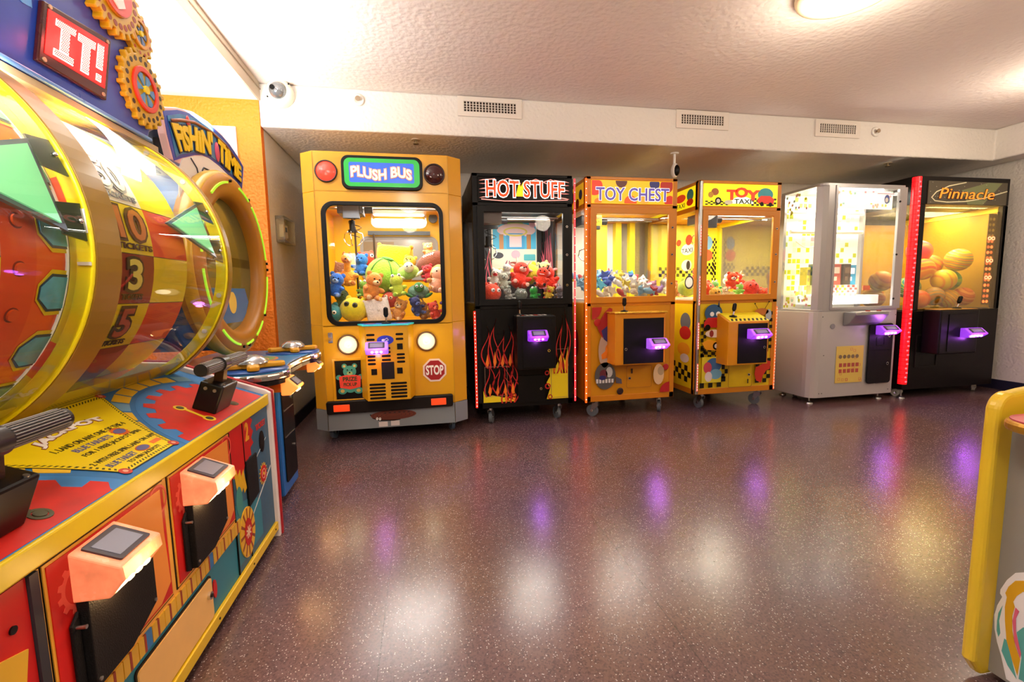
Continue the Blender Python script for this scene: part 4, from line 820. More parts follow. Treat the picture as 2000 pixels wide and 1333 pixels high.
b = B(STEEL); b.box(.478, .51, .0, .05, .67, .76); b.build('lock_box', pn, bevel=.004)
for x, y in ((-.5, .1), (.38, .08), (-.5, .85), (.4, .85)): caster(pn, x, y, .035, .9 if x < 0 else -.9, .09, M('#b0b0ac', .4))
leveler(pn, -.57, .03, .09)
lamp_in(pn, .45, 1.79, 20, (1, .93, .72), .8, d=.3); lamp_in(pn, .08, 1.79, 7, (1, .86, .5), .7)
# marbled balls in the tall black machine
def ballmat(c1, c2, c3, sc=5, ang=0.0):
    m = bpy.data.materials.new('marbled_rubber'); m.use_nodes = True; nt = m.node_tree; p = nt.nodes['Principled BSDF']; p.inputs['Roughness'].default_value = .4
    tc = nt.nodes.new('ShaderNodeTexCoord'); mp = nt.nodes.new('ShaderNodeMapping'); mp.inputs['Rotation'].default_value = (ang, ang*.7+.4, ang*1.3); wv = nt.nodes.new('ShaderNodeTexWave')
    wv.inputs['Scale'].default_value = sc; wv.inputs['Distortion'].default_value = 2.2; wv.inputs['Detail Scale'].default_value = 1.2
    r = nt.nodes.new('ShaderNodeValToRGB'); e = r.color_ramp.elements; e[0].color = C(c1); e[1].color = C(c3); e[0].position = .15; e[1].position = .85; x = e.new(.5); x.color = C(c2)
    nt.links.new(tc.outputs['Object'], mp.inputs['Vector']); nt.links.new(mp.outputs[0], wv.inputs['Vector']); nt.links.new(wv.outputs['Fac'], r.inputs['Fac']); nt.links.new(r.outputs['Color'], p.inputs['Base Color'])
    return m
BALLS = [('hot pink marbled ball, highest at the left of the ball pile', '#e8306c', '#f0486c', '#f07858', (-.10, .30, 1.37), .12, 3),
 ('orange ball with a pink swirl in the upper middle of the ball pile', '#f08020', '#f05050', '#f0b030', (.08, .34, 1.27), .115, 4),
 ('yellow and teal striped ball, upper right of the ball pile', '#e8d018', '#28a0a8', '#f0a030', (.16, .16, 1.28), .12, 7),
 ('orange and yellow swirled ball at the left of the pile under the pink ball', '#f0901c', '#f8d038', '#e85030', (-.12, .22, 1.20), .115, 4),
 ('green and blue marbled ball at the right of the ball pile', '#38b058', '#2898a0', '#90d048', (.14, .18, 1.12), .115, 4),
 ('yellow orange marbled ball in the centre of the ball pile', '#f0d020', '#f08828', '#e8e040', (-.0, .16, 1.10), .112, 3),
 ('teal and lime striped ball against the left pane of the pile', '#30a098', '#c8d838', '#2888a0', (-.25, .26, 1.05), .115, 9),
 ('dull brown and blue ball low left in the ball pile', '#b07838', '#5c8c90', '#c89038', (-.12, .12, .97), .1, 5),
 ('yellow ball with red bands low in the middle of the pile', '#e8c028', '#d06038', '#c8b048', (.06, .1, .95), .1, 8),
 ('salmon striped ball low right in the ball pile', '#d87040', '#c04838', '#e8a060', (.2, .12, .96), .1, 7),
 ('bright orange ball at the bottom left of the ball pile', '#e86020', '#f08830', '#d84818', (-.30, .1, .94), .1, 3),
 ('orange and tan ball seen through the left side pane', '#e09038', '#c87830', '#e8b050', (-.44, .42, 1.1), .115, 4),
 ('peach ball low behind the left side pane', '#e8a060', '#e07048', '#f0c070', (-.40, .5, .96), .115, 4)]
def _sep(L, lim):
    P = [[*q[4], q[5]*.9] for q in L]
    for _ in range(300):
        for i in range(len(P)):
            for j in range(i):
                d = [P[i][q]-P[j][q] for q in range(3)]; D = math.sqrt(sum(c*c for c in d)); ov = P[i][3]+P[j][3]+.001-D
                if ov > 0:
                    for q in range(3): f = ov*.5*d[q]/D*(.5, 1.2, .7)[q]; P[i][q] += f; P[j][q] -= f
        for p in P: p[0] = min(max(p[0], lim[0]+p[3]), lim[1]-p[3]); p[1] = min(max(p[1], lim[2]+p[3]), lim[3]-p[3]); p[2] = max(p[2], lim[4]+p[3])
    return P
BALLS = [q[:4]+(p[:3], p[3], q[6]) for q, p in zip(BALLS, _sep([(q[0], q[1], q[2], q[3], q[4], q[5]) for q in BALLS], (-.565, .37, .05, .89, .842)))]
for lab, c1, c2, c3, (x, y, z), r, sc in BALLS:
    o = B(ballmat(c1, c2, c3, sc, x*7)).sph((0, 0, 0), r, nu=36, nv=22).build('rubber_ball')
    o.location = (5.0+x, 3.45+y, z); tag(o, lab, 'ball', 'balls in the tall black machine')
# boxed prizes on the shelf of the silver machine
for i, (x, y, w_, h_, c1, c2, rz, lab) in enumerate(((-.27, .30, .10, .17, '#c8c050', '#8c8060', .5, 'olive boxed prize turned sideways at the left of the shelf'), (-.17, .30, .09, .20, '#2c5c6c', '#d06040', .2, 'teal and red boxed prize second from the left on the shelf'), (-.05, .30, .10, .21, '#44707c', '#e8e0d0', .1, 'slate blue boxed prize with pale squares in the middle of the shelf'), (.06, .31, .10, .20, '#b05040', '#e0c8b0', -.1, 'brick red boxed prize beside the slate blue one'), (.17, .30, .09, .20, '#3c3c34', '#6c604c', .1, 'dark brown boxed prize right of the corner post'), (.26, .33, .09, .19, '#2c88a8', '#e8ecec', -.3, 'bright blue and white boxed prize, rightmost on the shelf'))):
    t = thing('prize_box', lab, 'boxed prize', (3.9+x-.05, 3.47+y, 1.0), rz, 'boxed prizes in the silver machine')
    B(M(c1, .4)).box(-w_/2, w_/2, -.03, .03, .085, .085+h_).build('box', t, bevel=.002)
    b = B(M(c2, .4), fy(-.0305)); b.prism(rect(-w_*.35, w_*.35, .085+h_*.55, .085+h_*.85), 0, .001); b.prism(rect(-w_*.3, w_*.1, .085+h_*.2, .085+h_*.4), 0, .001); b.build('printed_label', t)
    b = B(ACRYL); b.box(-w_/2-.005, w_/2+.005, -.035, .035, -.015, .085); b.build('acrylic_stand', t)
for x, lab in ((-.12, 'red and white checked block standing in front of the olive box'), (.10, 'red and white striped tray under the dark brown box'), (-.02, 'yellow and white checked block beside the striped tray')):
    t = thing('price_block', lab, 'price block', (3.9+x, 3.47+.21, .985)); B(WHITE).box(-.055, .055, -.02, .02, 0, .1).build('block', t)
    b = B(M('#d06858' if x != -.02 else '#c8cc38', .5), fy(-.0205))
    for i in range(4):
        for j in range(4):
            if (i+j) % 2: b.prism(rect(-.055+.0275*i, -.0275+.0275*i, .025*j, .025*j+.02), 0, .001)
    b.build('pattern', t)
# ================================================================ plush toys
def plush(kind, col, acc, loc, r, rz, label, group, tilt=(0, 0)):
    """loc = centre of the body; r = about half the toy's height"""
    A, S = fur(col), fur(acc); b = B(A); parts = []
    def part(nm, fn, m): q = B(m); fn(q); parts.append((nm, q))
    EB = M('#151010', .15); EW = M('#f6f4ee', .35)
    if kind in ('bear', 'bunny', 'bull', 'imp', 'frog', 'doll', 'giraffe'):
        b.sph((0, 0, -.3*r), (.55*r, .48*r, .58*r)); hz = .45*r; hr = .5*r if kind != 'giraffe' else .34*r
        if kind == 'giraffe': b.cyl((0, -.1*r, 0), (0, -.45*r, .8*r), .26*r, .18*r); hc = (0, -.5*r, .9*r)
        else: hc = (0, -.06*r, hz)
        hm = S if kind == 'doll' else A
        hd = fur(col) if kind != 'doll' else M(col, .6)
        part('head', lambda q: q.sph(hc, (hr*1.08, hr*.95, hr)), hd)
        for s in (-1, 1):
            part('arm', lambda q: q.sph((s*.52*r, -.22*r, -.15*r), (.17*r, .36*r, .17*r), rot=Matrix.Rotation(s*.5, 3, 'Z')), A if kind != 'doll' else S)
            part('leg', lambda q: q.sph((s*.34*r, -.45*r, -.68*r), (.2*r, .38*r, .19*r), rot=Matrix.Rotation(s*-.3, 3, 'Z')), A)
            part('foot_pad', lambda q: q.sph((s*.42*r, -.80*r, -.68*r), (.14*r, .05*r, .14*r), nu=10, nv=6), S)
            if kind in ('bear',): part('ear', lambda q: q.sph((hc[0]+s*.4*r, hc[1]+.02*r, hc[2]+.38*r), (.18*r, .08*r, .18*r)), A)
            if kind in ('bunny', 'giraffe'): part('ear', lambda q: q.sph((hc[0]+s*.2*r, hc[1]+.05*r, hc[2]+.62*r*(1 if kind == 'bunny' else .5)), (.1*r, .06*r, .34*r*(1 if kind == 'bunny' else .5)), rot=Matrix.Rotation(-s*.25, 3, 'Y')), S)
            if kind in ('bull', 'imp'): part('horn', lambda q: q.cyl((s*.3*r, 0, hz+.36*r), (s*.48*r, -.02*r, hz+.78*r), .12*r, .02*r, 10), S)
            if kind == 'bull': part('ear', lambda q: q.sph((s*.6*r, 0, hz+.15*r), (.2*r, .06*r, .1*r)), S)
            ex = .18*r if kind != 'frog' else .26*r; ez = hc[2]+(.1*r if kind != 'frog' else .42*r); ey = hc[1]-hr*.86 if kind != 'frog' else hc[1]-.2*r
            if kind == 'frog': part('eye', lambda q: (q.sph((s*ex, ey, ez), .15*r, EW), q.sph((s*ex, ey-.12*r, ez), .06*r, EB)), EW)
            elif kind != 'giraffe': part('eye', lambda q: q.sph((s*ex, ey, ez), .055*r if kind != 'imp' else .07*r, nu=10, nv=7), EB)
        if kind in ('bear', 'bull', 'giraffe'): part('muzzle', lambda q: (q.sph((hc[0], hc[1]-hr*.85, hc[2]-.12*r), (.24*r, .2*r, .17*r)), q.sph((hc[0], hc[1]-hr*.85-.2*r, hc[2]-.05*r), (.07*r, .04*r, .05*r), EB)), S)
        if kind == 'imp': part('grin', lambda q: q.tube([(.3*r*math.sin(t), hc[1]-.46*r*math.cos(t*.8), hc[2]-.12*r-.08*r*math.cos(t*1.2)) for t in [x/5-1 for x in range(11)]], .03*r), EW)
        if kind == 'doll': part('hood', lambda q: q.lathe([(.02*r, .66*r), (.34*r, .58*r), (.54*r, .3*r), (.6*r, 0), (.56*r, -.3*r), (.5*r, -.3*r), (.53*r, 0), (.48*r, .26*r)], 20, F=Matrix.Translation((0, .12*r, hz)) @ Matrix.Rotation(-.5, 4, 'X')), S)
    elif kind == 'ball' or kind == 'melon':
        b.sph((0, 0, 0), (r, r*.95, r*.92 if kind == 'ball' else r), nu=24, nv=16)
        for s in (-1, 1):
            er = .2*r if kind == 'ball' else .07*r
            part('eye', lambda q: (q.sph((s*.3*r, -.86*r, .2*r), er, S if kind == 'ball' else EB, nu=12, nv=8), q.sph((s*.3*r, -.86*r-er*.75, .2*r), er*.45, EB, nu=8, nv=6)), S if kind == 'ball' else EB)
        if kind == 'melon':
            for k in range(5): part('stripe', lambda q: q.tube([(r*1.005*math.sin(t)*math.cos(k*1.26+.6), r*.955*math.sin(t)*math.sin(k*1.26+.6), r*1.005*math.cos(t)) for t in [.15+x*.24 for x in range(12)]], .035*r, 6), S)
            part('leaf', lambda q: q.sph((.1*r, 0, r*1.0), (.35*r, .2*r, .08*r)), S)
            part('mouth', lambda q: q.tube([(.1*r*x, -.93*r, -.02*r-.05*r*(1-x*x)) for x in (-1, -.5, 0, .5, 1)], .02*r, 5), EB)
        else:
            for s in (-1, 1): part('ear', lambda q: q.sph((s*.55*r, .05*r, .8*r), (.22*r, .12*r, .26*r)), A)
    elif kind == 'cushion':
        b.sph((0, 0, 0), (r, .45*r, r), nu=28, nv=18)
        b.v = [tuple((math.copysign(min(abs(x)*1.35, .92*r), x), y, math.copysign(min(abs(z)*1.35, .92*r), z))) for x, y, z in b.v]
        for s in (-1, 1): part('corner_tassel', lambda q: q.sph((s*.9*r, 0, .9*r), .12*r, nu=10, nv=7), S)
        part('button', lambda q: q.sph((0, -.46*r, 0), (.12*r, .05*r, .12*r), nu=12, nv=7), S)
    elif kind == 'turtle':
        b.sph((0, .1*r, 0), (r*.9, r*.8, r*.6)); 
        part('head', lambda q: q.sph((0, -.75*r, .35*r), .42*r), fur(acc))
        for s in (-1, 1):
            part('flipper', lambda q: q.sph((s*.75*r, -.35*r, -.3*r), (.4*r, .25*r, .14*r), rot=Matrix.Rotation(s*-.5, 3, 'Y')), fur(acc))
            part('eye', lambda q: (q.sph((s*.17*r, -1.1*r, .45*r), .11*r, EW, nu=10, nv=7), q.sph((s*.17*r, -1.19*r, .45*r), .055*r, EB, nu=8, nv=6)), EW)
    elif kind == 'football':
        b.sph((0, 0, 0), (r*1.15, r*.8, r*.75), nu=24, nv=16)
        for k in range(5): part('lace', lambda q: q.cyl(((k-2)*.14*r, -.5*r, .58*r), ((k-2)*.14*r, -.62*r, .42*r), .035*r, n=8), EW)
        part('seam', lambda q: q.tube([((x-3)*.13*r, -.57*r, .51*r) for x in range(7)], .025*r, 6), EW)
    o = b.build('plush_' + {'ball': 'ball', 'imp': 'monster', 'football': 'football'}.get(kind, kind)); o.location = loc; o.rotation_euler = (tilt[0], tilt[1], rz)
    tag(o, label, 'plush toy', group)
    for nm, q in parts: q.build(nm, o)
    return o
def settle(items, lim, it=80, k=.9):
    """push apart items [x, y, z, r]; keep them inside lim=(x0,x1,y0,y1,z0)"""
    P = [list(p) for p in items]
    for _ in range(it):
        for i in range(len(P)):
            for j in range(i):
                d = [P[i][q]-P[j][q] for q in range(3)]; L = math.sqrt(sum(c*c for c in d)) or 1e-4; ov = (P[i][3]+P[j][3])*k-L
                if ov > 0:
                    for q in range(3):
                        f = ov*.5*d[q]/L*(.6, 1.3, .5)[q]; P[i][q] += f; P[j][q] -= f
        for p in P:
            p[0] = min(max(p[0], lim[0]+p[3]*k), lim[1]-p[3]*k); p[1] = min(max(p[1], lim[2]+p[3]*k), lim[3]-p[3]*k); p[2] = max(p[2], lim[4]+p[3]*.95)
    return P
BUS_TOYS = [
  ('bear', '#2c6cc8', '#88a8d8', -0.35, 0.16, 1.131, 0.089, 'blue bear plush pressed against the left edge of the bus window') ,
  ('giraffe', '#e8a030', '#b86820', -0.284, 0.24, 1.199, 0.107, 'orange long-necked plush lying at the left of the bus window') ,
  ('bear', '#2a78cc', '#2a78cc', -0.203, 0.42, 1.298, 0.09, 'blue plush with its back turned, high at the left of the pile') ,
  ('ball', '#e03c1c', '#f0f0f0', -0.129, 0.52, 1.336, 0.081, 'round red plush with white eyes at the back of the pile') ,
  ('cushion', '#ecd018', '#b89010', 0.006, 0.5, 1.319, 0.149, 'square yellow cushion plush standing behind the green melon') ,
  ('melon', '#98cc38', '#4c8c28', -0.039, 0.28, 1.2, 0.135, 'big round lime green melon plush with a small face') ,
  ('turtle', '#a8d060', '#e8ecc0', 0.124, 0.24, 1.192, 0.091, 'pale green turtle plush right of the melon') ,
  ('football', '#7c3c1c', '#f0e8dc', 0.282, 0.42, 1.298, 0.135, 'brown football plush with white laces at the back right') ,
  ('bear', '#b81c28', '#e04030', 0.292, 0.26, 1.215, 0.075, 'red plush below the brown football') ,
  ('doll', '#e8b090', '#d09848', 0.305, 0.14, 1.109, 0.104, 'doll plush with a tan hood sitting at the right') ,
  ('turtle', '#78a088', '#40803c', 0.177, 0.14, 1.077, 0.089, 'grey green turtle plush beside the hooded doll') ,
  ('frog', '#b8c838', '#88b030', 0.062, 0.18, 1.117, 0.084, 'yellow green frog plush in front of the melon') ,
  ('bear', '#e08c38', '#f0c890', -0.085, 0.14, 1.059, 0.104, 'orange bear plush lying in the middle of the pile') ,
  ('cushion', '#e8dcd0', '#d8c8b8', -0.061, 0.11, 0.924, 0.088, 'white cushion plush at the bottom centre of the window') ,
  ('ball', '#e0cc20', '#404020', -0.249, 0.1, 0.885, 0.093, 'yellow ball plush at the bottom left of the window') ,
  ('bunny', '#5c7450', '#8ca070', -0.311, 0.14, 1.009, 0.094, 'grey green bunny plush low at the left') ,
  ('bear', '#283060', '#5060a0', 0.136, 0.11, 0.981, 0.072, 'navy blue bear plush low in front of the turtle') ,
  ('bunny', '#5c3c90', '#8870b8', 0.382, 0.12, 1.023, 0.078, 'purple bunny plush in the lower right corner') ,
  ('bear', '#c83820', '#e87050', 0.332, 0.1, 0.945, 0.072, 'orange red bear plush at the bottom right') ,
  ('ball', '#3c8c8c', '#e0e0d0', -0.34, 0.1, 0.921, 0.072, 'teal ball plush in the bottom left corner') ,
  ('bear', '#d89448', '#f0d8b0', 0.066, 0.11, 0.952, 0.083, 'tan bear plush at the bottom right of centre') ,
  ('bunny', '#a87840', '#d0b080', 0.22, 0.1, 0.924, 0.072, 'brown bunny plush at the bottom between tan bear and red bear') ,
  ('bear', '#e0b020', '#f0d880', 0.148, 0.45, 1.292, 0.091, 'golden bear plush between the yellow cushion and the football') ,
  ('frog', '#78a838', '#b0d060', -0.186, 0.22, 1.11, 0.064, 'small green frog plush left of the orange bear') ,
  ('bear', '#c06828', '#e0a868', -0.197, 0.13, 0.995, 0.083, 'rust brown bear plush low left of the white cushion') ,
  ('bear', '#d8a868', '#f0e0c0', 0.304, 0.62, 1.433, 0.071, 'small tan bear plush at the very back right') ,
  ('ball', '#c84830', '#f0d0a0', 0.007, 0.14, 1.001, 0.062, 'small coral ball plush above the tan bear') ,
  ('cushion', '#88583c', '#c8a080', -0.368, 0.4, 1.259, 0.061, 'small brown cushion plush at the far left back') ,
]
HOT_TOYS = [
  ('bear', '#ecebe4', '#c02c30', -0.181, 0.25, 1.186, 0.08, 'white plush with a red and yellow face at the left') ,
  ('bull', '#e03010', '#e8b0a0', -0.004, 0.2, 1.191, 0.121, 'large bright red-orange bull plush in the middle') ,
  ('imp', '#e83c14', '#282018', 0.188, 0.13, 1.158, 0.088, 'red plush with a wide grin and horns sitting at the front') ,
  ('bull', '#e83414', '#f0a0a0', 0.361, 0.25, 1.186, 0.112, 'tall red plush with pink horns at the right') ,
  ('ball', '#d8d030', '#a0a020', 0.146, 0.36, 1.228, 0.094, 'yellow plush behind the red bull') ,
  ('bear', '#b0b4a4', '#889084', -0.117, 0.16, 1.14, 0.073, 'grey green bear plush left of the red bull') ,
  ('ball', '#e84828', '#f8f0f0', -0.228, 0.1, 1.055, 0.077, 'red ball plush with white eyes in the front left corner') ,
  ('bear', '#8c8c84', '#b0b0a8', -0.128, 0.1, 1.049, 0.057, 'grey bear plush at the bottom beside the red ball') ,
  ('frog', '#289838', '#e0e0d8', 0.078, 0.1, 1.043, 0.062, 'green frog plush at the bottom centre') ,
  ('bear', '#d8b030', '#c83020', 0.238, 0.1, 1.085, 0.057, 'yellow bear plush at the lower right') ,
  ('bunny', '#d8d4cc', '#c890a0', -0.064, 0.34, 1.247, 0.066, 'white and pink bunny plush behind the grey bear') ,
  ('ball', '#c0c078', '#90904c', 0.256, 0.36, 1.254, 0.066, 'olive ball plush between the two red plush') ,
  ('bunny', '#847c84', '#b0a8b0', 0.335, 0.1, 1.061, 0.057, 'grey bunny plush in the front right corner') ,
  ('ball', '#707870', '#e8e8e0', 0.013, 0.1, 1.049, 0.051, 'dark grey ball plush with white eyes at the bottom') ,
]
TAXI_TOYS = [
  ('ball', '#e04818', '#f0c0a0', -0.18, 0.16, 1.048, 0.073, 'orange red ball plush at the left of the pile') ,
  ('frog', '#70c068', '#d0e8b0', -0.041, 0.2, 1.078, 0.063, 'mint green plush second from the left') ,
  ('bear', '#e84c18', '#f0e8d8', -0.008, 0.14, 1.078, 0.078, 'orange red bear plush in the middle of the pile') ,
  ('cushion', '#e8c840', '#d8a830', 0.128, 0.22, 1.094, 0.053, 'yellow cushion plush beside the orange bear') ,
  ('frog', '#88c848', '#e0f0b0', 0.119, 0.14, 1.048, 0.062, 'lime green plush at the front right') ,
  ('bull', '#d83c18', '#e8d0b0', 0.208, 0.28, 1.141, 0.07, 'red plush sitting highest on the pile') ,
  ('ball', '#d83010', '#d83010', 0.225, 0.14, 1.059, 0.073, 'plain red ball plush at the right end of the pile') ,
  ('bunny', '#d8e0e0', '#a8b0b0', 0.109, 0.3, 1.157, 0.049, 'small silver bunny plush at the back') ,
  ('bear', '#d8c8a0', '#f0e8d0', -0.02, 0.1, 1.026, 0.046, 'cream bear plush at the front of the pile') ,
  ('ball', '#e04c1c', '#f0b090', 0.323, 0.1, 1.019, 0.041, 'small orange ball plush in the right corner') ,
  ('ball', '#d8b040', '#806020', -0.171, 0.1, 1.03, 0.046, 'mustard ball plush at the front left') ,
  ('ball', '#b8d048', '#e8e8c0', -0.3, 0.3, 1.08, 0.08, 'lime ball plush behind the left side pane, nearest the post') ,
  ('bear', '#b05830', '#e0b080', -0.3, 0.52, 1.06, 0.08, 'brown bear plush behind the left side pane') ,
  ('bunny', '#e8e4dc', '#d8a0a0', -0.32, 0.7, 1.1, 0.08, 'white bunny plush at the back behind the left side pane') ,
  ('ball', '#e0742c', '#f0c890', -0.12, 0.62, 1.06, 0.07, 'orange ball plush at the back left of the pile') ,
  ('bear', '#e84c20', '#f0e0d0', -0.31, 0.15, 1.19, 0.06, 'red bear plush leaning on the left side pane') ,
]
rnd = random.Random(11)
def fill(toys, base, lim, group, place):
    toys = [t[:6]+(t[6]*1.06, t[7]) for t in toys]
    P = settle([(t[3], t[4], t[5], t[6]) for t in toys], lim)
    for t, p in zip(toys, P):
        plush(t[0], t[1], t[2], (base[0]+p[0], base[1]+p[1], p[2]), p[3], math.atan2(-(base[0]+p[0]), base[1]+p[1])*-.0 + rnd.uniform(-.5, .5) - .15*base[0]*.8, t[7], group, (rnd.uniform(-.3, .2), rnd.uniform(-.3, .3)))
fill(BUS_TOYS, (-.251, 3.39), (-.51, .51, .035, .98, .865), 'plush toys in the yellow bus machine', 'bus')
fill(HOT_TOYS, (.79, 3.56), (-.385, .385, .03, .80, .99), 'plush toys in the black flame machine', 'hot')
fill(TAXI_TOYS, (2.70, 3.56), (-.39, .385, .03, .80, .99), 'plush toys in the yellow checker machine', 'taxi')
# small bean plush heaped in the orange-yellow machine: one of each kind, then copies
SC_COL = [('white', '#f0ece4'), ('pale blue', '#8cc4e4'), ('turquoise', '#38a8c0'), ('royal blue', '#2450b8'), ('pink', '#e8a0c0'), ('lilac', '#b890d8'), ('red', '#c82c28'), ('yellow', '#e8d030'), ('grey', '#8c8c94'), ('cream', '#f0e0c0')]
protos = {}
for cn, ch in SC_COL:
    for kd in ('bear', 'fish', 'star'):
        b = B(fur(ch)); r = 1.0
        if kd == 'bear': b.sph((0, 0, -.35), (.5, .45, .5), nu=12, nv=8).sph((0, 0, .35), .42, nu=12, nv=8).sph((-.32, 0, .72), .15, nu=8, nv=6).sph((.32, 0, .72), .15, nu=8, nv=6).sph((-.45, -.2, -.6), .2, nu=8, nv=6).sph((.45, -.2, -.6), .2, nu=8, nv=6)
        elif kd == 'fish': b.sph((0, 0, 0), (.8, .35, .45), nu=12, nv=8); b.prism([(.6, 0), (1.1, .4), (1.0, 0), (1.1, -.4)], -.1, .1, F=FRONT); b.prism([(-.2, .3), (.1, .65), (.3, .3)], -.06, .06, F=FRONT)
        else: b.prism([( (.95 if i % 2 == 0 else .45)*math.cos(PI/2+PI*i/5), (.95 if i % 2 == 0 else .45)*math.sin(PI/2+PI*i/5)) for i in range(10)], -.22, .22, F=FRONT)
        protos[(cn, kd)] = b
used = {}
def zone(i, nn): return i
rows = [(.09, 1.03, 11, 'front row'), (.20, 1.07, 10, 'second row'), (.31, 1.10, 10, 'third row'), (.42, 1.13, 9, 'fourth row'), (.53, 1.15, 9, 'fifth row'), (.65, 1.17, 8, 'back row')]
ordw = ['first', 'second', 'third', 'fourth', 'fifth', 'sixth', 'seventh', 'eighth', 'ninth', 'tenth', 'eleventh']
for ri, (y, z, n, rn) in enumerate(rows):
    seq = [(rnd.choice(SC_COL), rnd.choice(('bear', 'fish', 'star'))) for _ in range(n)]
    if ri in (1, 2, 3): seq = [(SC_COL[[1, 2, 2, 3, 0, 7, 0, 9, 0, 4, 6, 5][min(i, 11)]], seq[i][1]) for i in range(n)]
    cnt = {}
    for i, ((cn, ch), kd) in enumerate(seq):
        b = protos[(cn, kd)]
        if (cn, kd) in used: o = used[(cn, kd)].copy(); SC.collection.objects.link(o)
        else:
            o = b.build('bean_plush'); used[(cn, kd)] = o
        u = -.345+.69*(i+.5)/n
        o.location = (1.70+u+rnd.uniform(-.01, .01), 3.55+y+rnd.uniform(-.015, .015), z+.03+rnd.uniform(-.012, .025)+(.03 if ri > 0 and 2 < i < n-3 else 0))
        s = rnd.uniform(.05, .062); o.scale = (s, s, s); o.rotation_euler = (rnd.uniform(-.8, .8), rnd.uniform(-1, 1), rnd.uniform(-.8, .8))
        cnt[(cn, kd)] = cnt.get((cn, kd), 0)+1
        lab = 'tiny %s bean plush %s, %s from left in the heap\'s %s' % (cn, kd, ordw[i], rn)
        tag(o, lab, 'plush toy', 'tiny plush toys in the orange-yellow machine')
b = B(fur('#d8c8c0')); b.box(-.38, .38, .045, .80, .986, 1.0); b.build('heap_liner', chest)
# ================================================================ the two-player ticket wheel game on the left
WX, WZ, WR = -1.268, 1.2055, .51                 # axis of the drums (runs along y) and ring radius
wg = thing('wheel_game', 'big two-player ticket wheel game with yellow ring housings and a red dot-matrix sign', 'arcade game', (-1.2, 1.31, 0))
def W(b, name, p=None, **k):
    o = b.build(name, p or wg, **k)
    if p is None: o.location = (1.2, -1.31, 0)
    return o
RF_ = FR((-.69, 0, 0), (0, 1, 0), (0, 0, 1))     # console front: u = y, v = z, n = +x
GY, GR, GO = M('#e8d80c', .35), M('#c4100a', .45, var=.1), M('#e85014', .4, var=.06)
GB, GT, GP = M('#2f78b8', .4), M('#2a8094', .45, var=.08), M('#f0b048', .4, var=.05)
sl = .385; zt = lambda x: .643+sl*(-.69-x)
b = B(GT); b.prism([(-.69, .04), (-.69, .643), (-1.03, zt(-1.03)), (-1.03, .70), (-1.86, .70), (-1.86, .04)], .53, 2.10, F=Matrix(((1, 0, 0, 0), (0, 0, 1, 0), (0, 1, 0, 0), (0, 0, 0, 1))))
W(b, 'console_body')
XZ = Matrix(((1, 0, 0, 0), (0, 0, 1, 0), (0, 1, 0, 0), (0, 0, 0, 1)))      # (x, z, y) prisms
for y0, y1, m, nm in ((.50, .53, WHITE, 'side_panel'), (2.10, 2.122, M('#e8dcd8', .4), 'side_panel'), (2.122, 2.14, M('#a81820', .35), 'side_panel')):
    e = .0 if m is WHITE or y0 < 2.12 else .006
    b = B(m); b.prism([(-.672+e, .0), (-.672+e, .655+e), (-.69, .668+e), (-1.05, zt(-1.05)+.022+e), (-1.3, .82+e), (-1.88, .82+e), (-1.88, .0)], y0, y1, F=XZ); W(b, nm, bevel=.003)
# trims
b = B(M('#e0c010', .35)); b.box(-.69, -.678, .53, 2.10, .606, .652); W(b, 'deck_edge', bevel=.004)
b = B(M('#e8c018', .4)); b.box(-.69, -.676, .53, 2.10, .035, .072); W(b, 'kick_strip', bevel=.003)
b = B(BLACK, RF_)
for y in (.62, .9, 1.2, 1.5, 1.8, 2.06): b.prism(circ(y, .054, .004, n=8), .013, .016)
W(b, 'kick_screws')
# printed front panel art
b = B(F=RF_)
b.prism(rect(.53, .875, .075, .60), 0, .003, GR); b.prism(rect(.876, .895, .075, .60), 0, .008, M('#2c2c34', .5)); b.prism(rect(.896, .903, .075, .60), 0, .004, GP)
b.prism(rect(.903, 1.70, .225, .60), 0, .002, GP)
b.prism(rect(1.70, 2.10, .075, .60), 0, .0015, M('#35607c', .45, var=.15, vscale=60))
b.prism([(1.70, .605), (1.90, .605), (1.925, .585), (1.90, .565), (1.925, .54), (1.90, .52), (1.92, .495), (1.885, .485), (1.89, .455), (1.86, .455), (1.85, .425), (1.82, .44), (1.80, .41), (1.70, .43)], .0015, .003, GR)
b.prism([(1.70, .10), (1.95, .10), (1.95, .25), (1.85, .30), (1.70, .33)], .0015, .0025, GT)
b.prism(circ(1.745, .33, .028, .055), .003, .004, M('#3c8c88', .45))
for k in range(3): b.prism([(1.72+.03*k, .44-.015*k), (1.74+.03*k, .45-.01*k), (1.76+.03*k, .38-.015*k), (1.735+.03*k, .36-.01*k)], .003, .0038, M('#e0b018', .4))
b.prism([(1.93, .42), (2.06, .47), (2.06, .473), (1.93, .424)], .002, .003, M('#c8d0d0', .5)); b.prism([(1.86, .22), (2.09, .33), (2.09, .338), (1.86, .226)], .002, .003, M('#d8dcd8', .5))
W(b, 'front_art')
b = B(BLACK, RF_); b.prism(rect(1.698, 1.702, .075, .6), .0, .005); b.prism(rect(1.818, 1.821, .075, .6), .0, .005); W(b, 'panel_seams')
W(B(M('#e8a020', .4), RF_).text('2', 1.845, 1.875, .525, .59, .003, .0045, off=.03), 'player_number')
W(B(M('#d02418', .4), RF_).text('TICKET', 1.955, 2.065, .53, .553, .0016, .003, off=.03, shear=0), 'ticket_lettering')
W(B(BLACK, RF_).prism(circ(2.01, .47, .028, .045), .001, .004), 'speaker_hole')
pl = W(B(MATTE, RF_).prism([(1.822, .45), (1.93, .45), (1.93, .285), (1.822, .27)], .002, .008), 'ticket_slot_plate', bevel=.001)
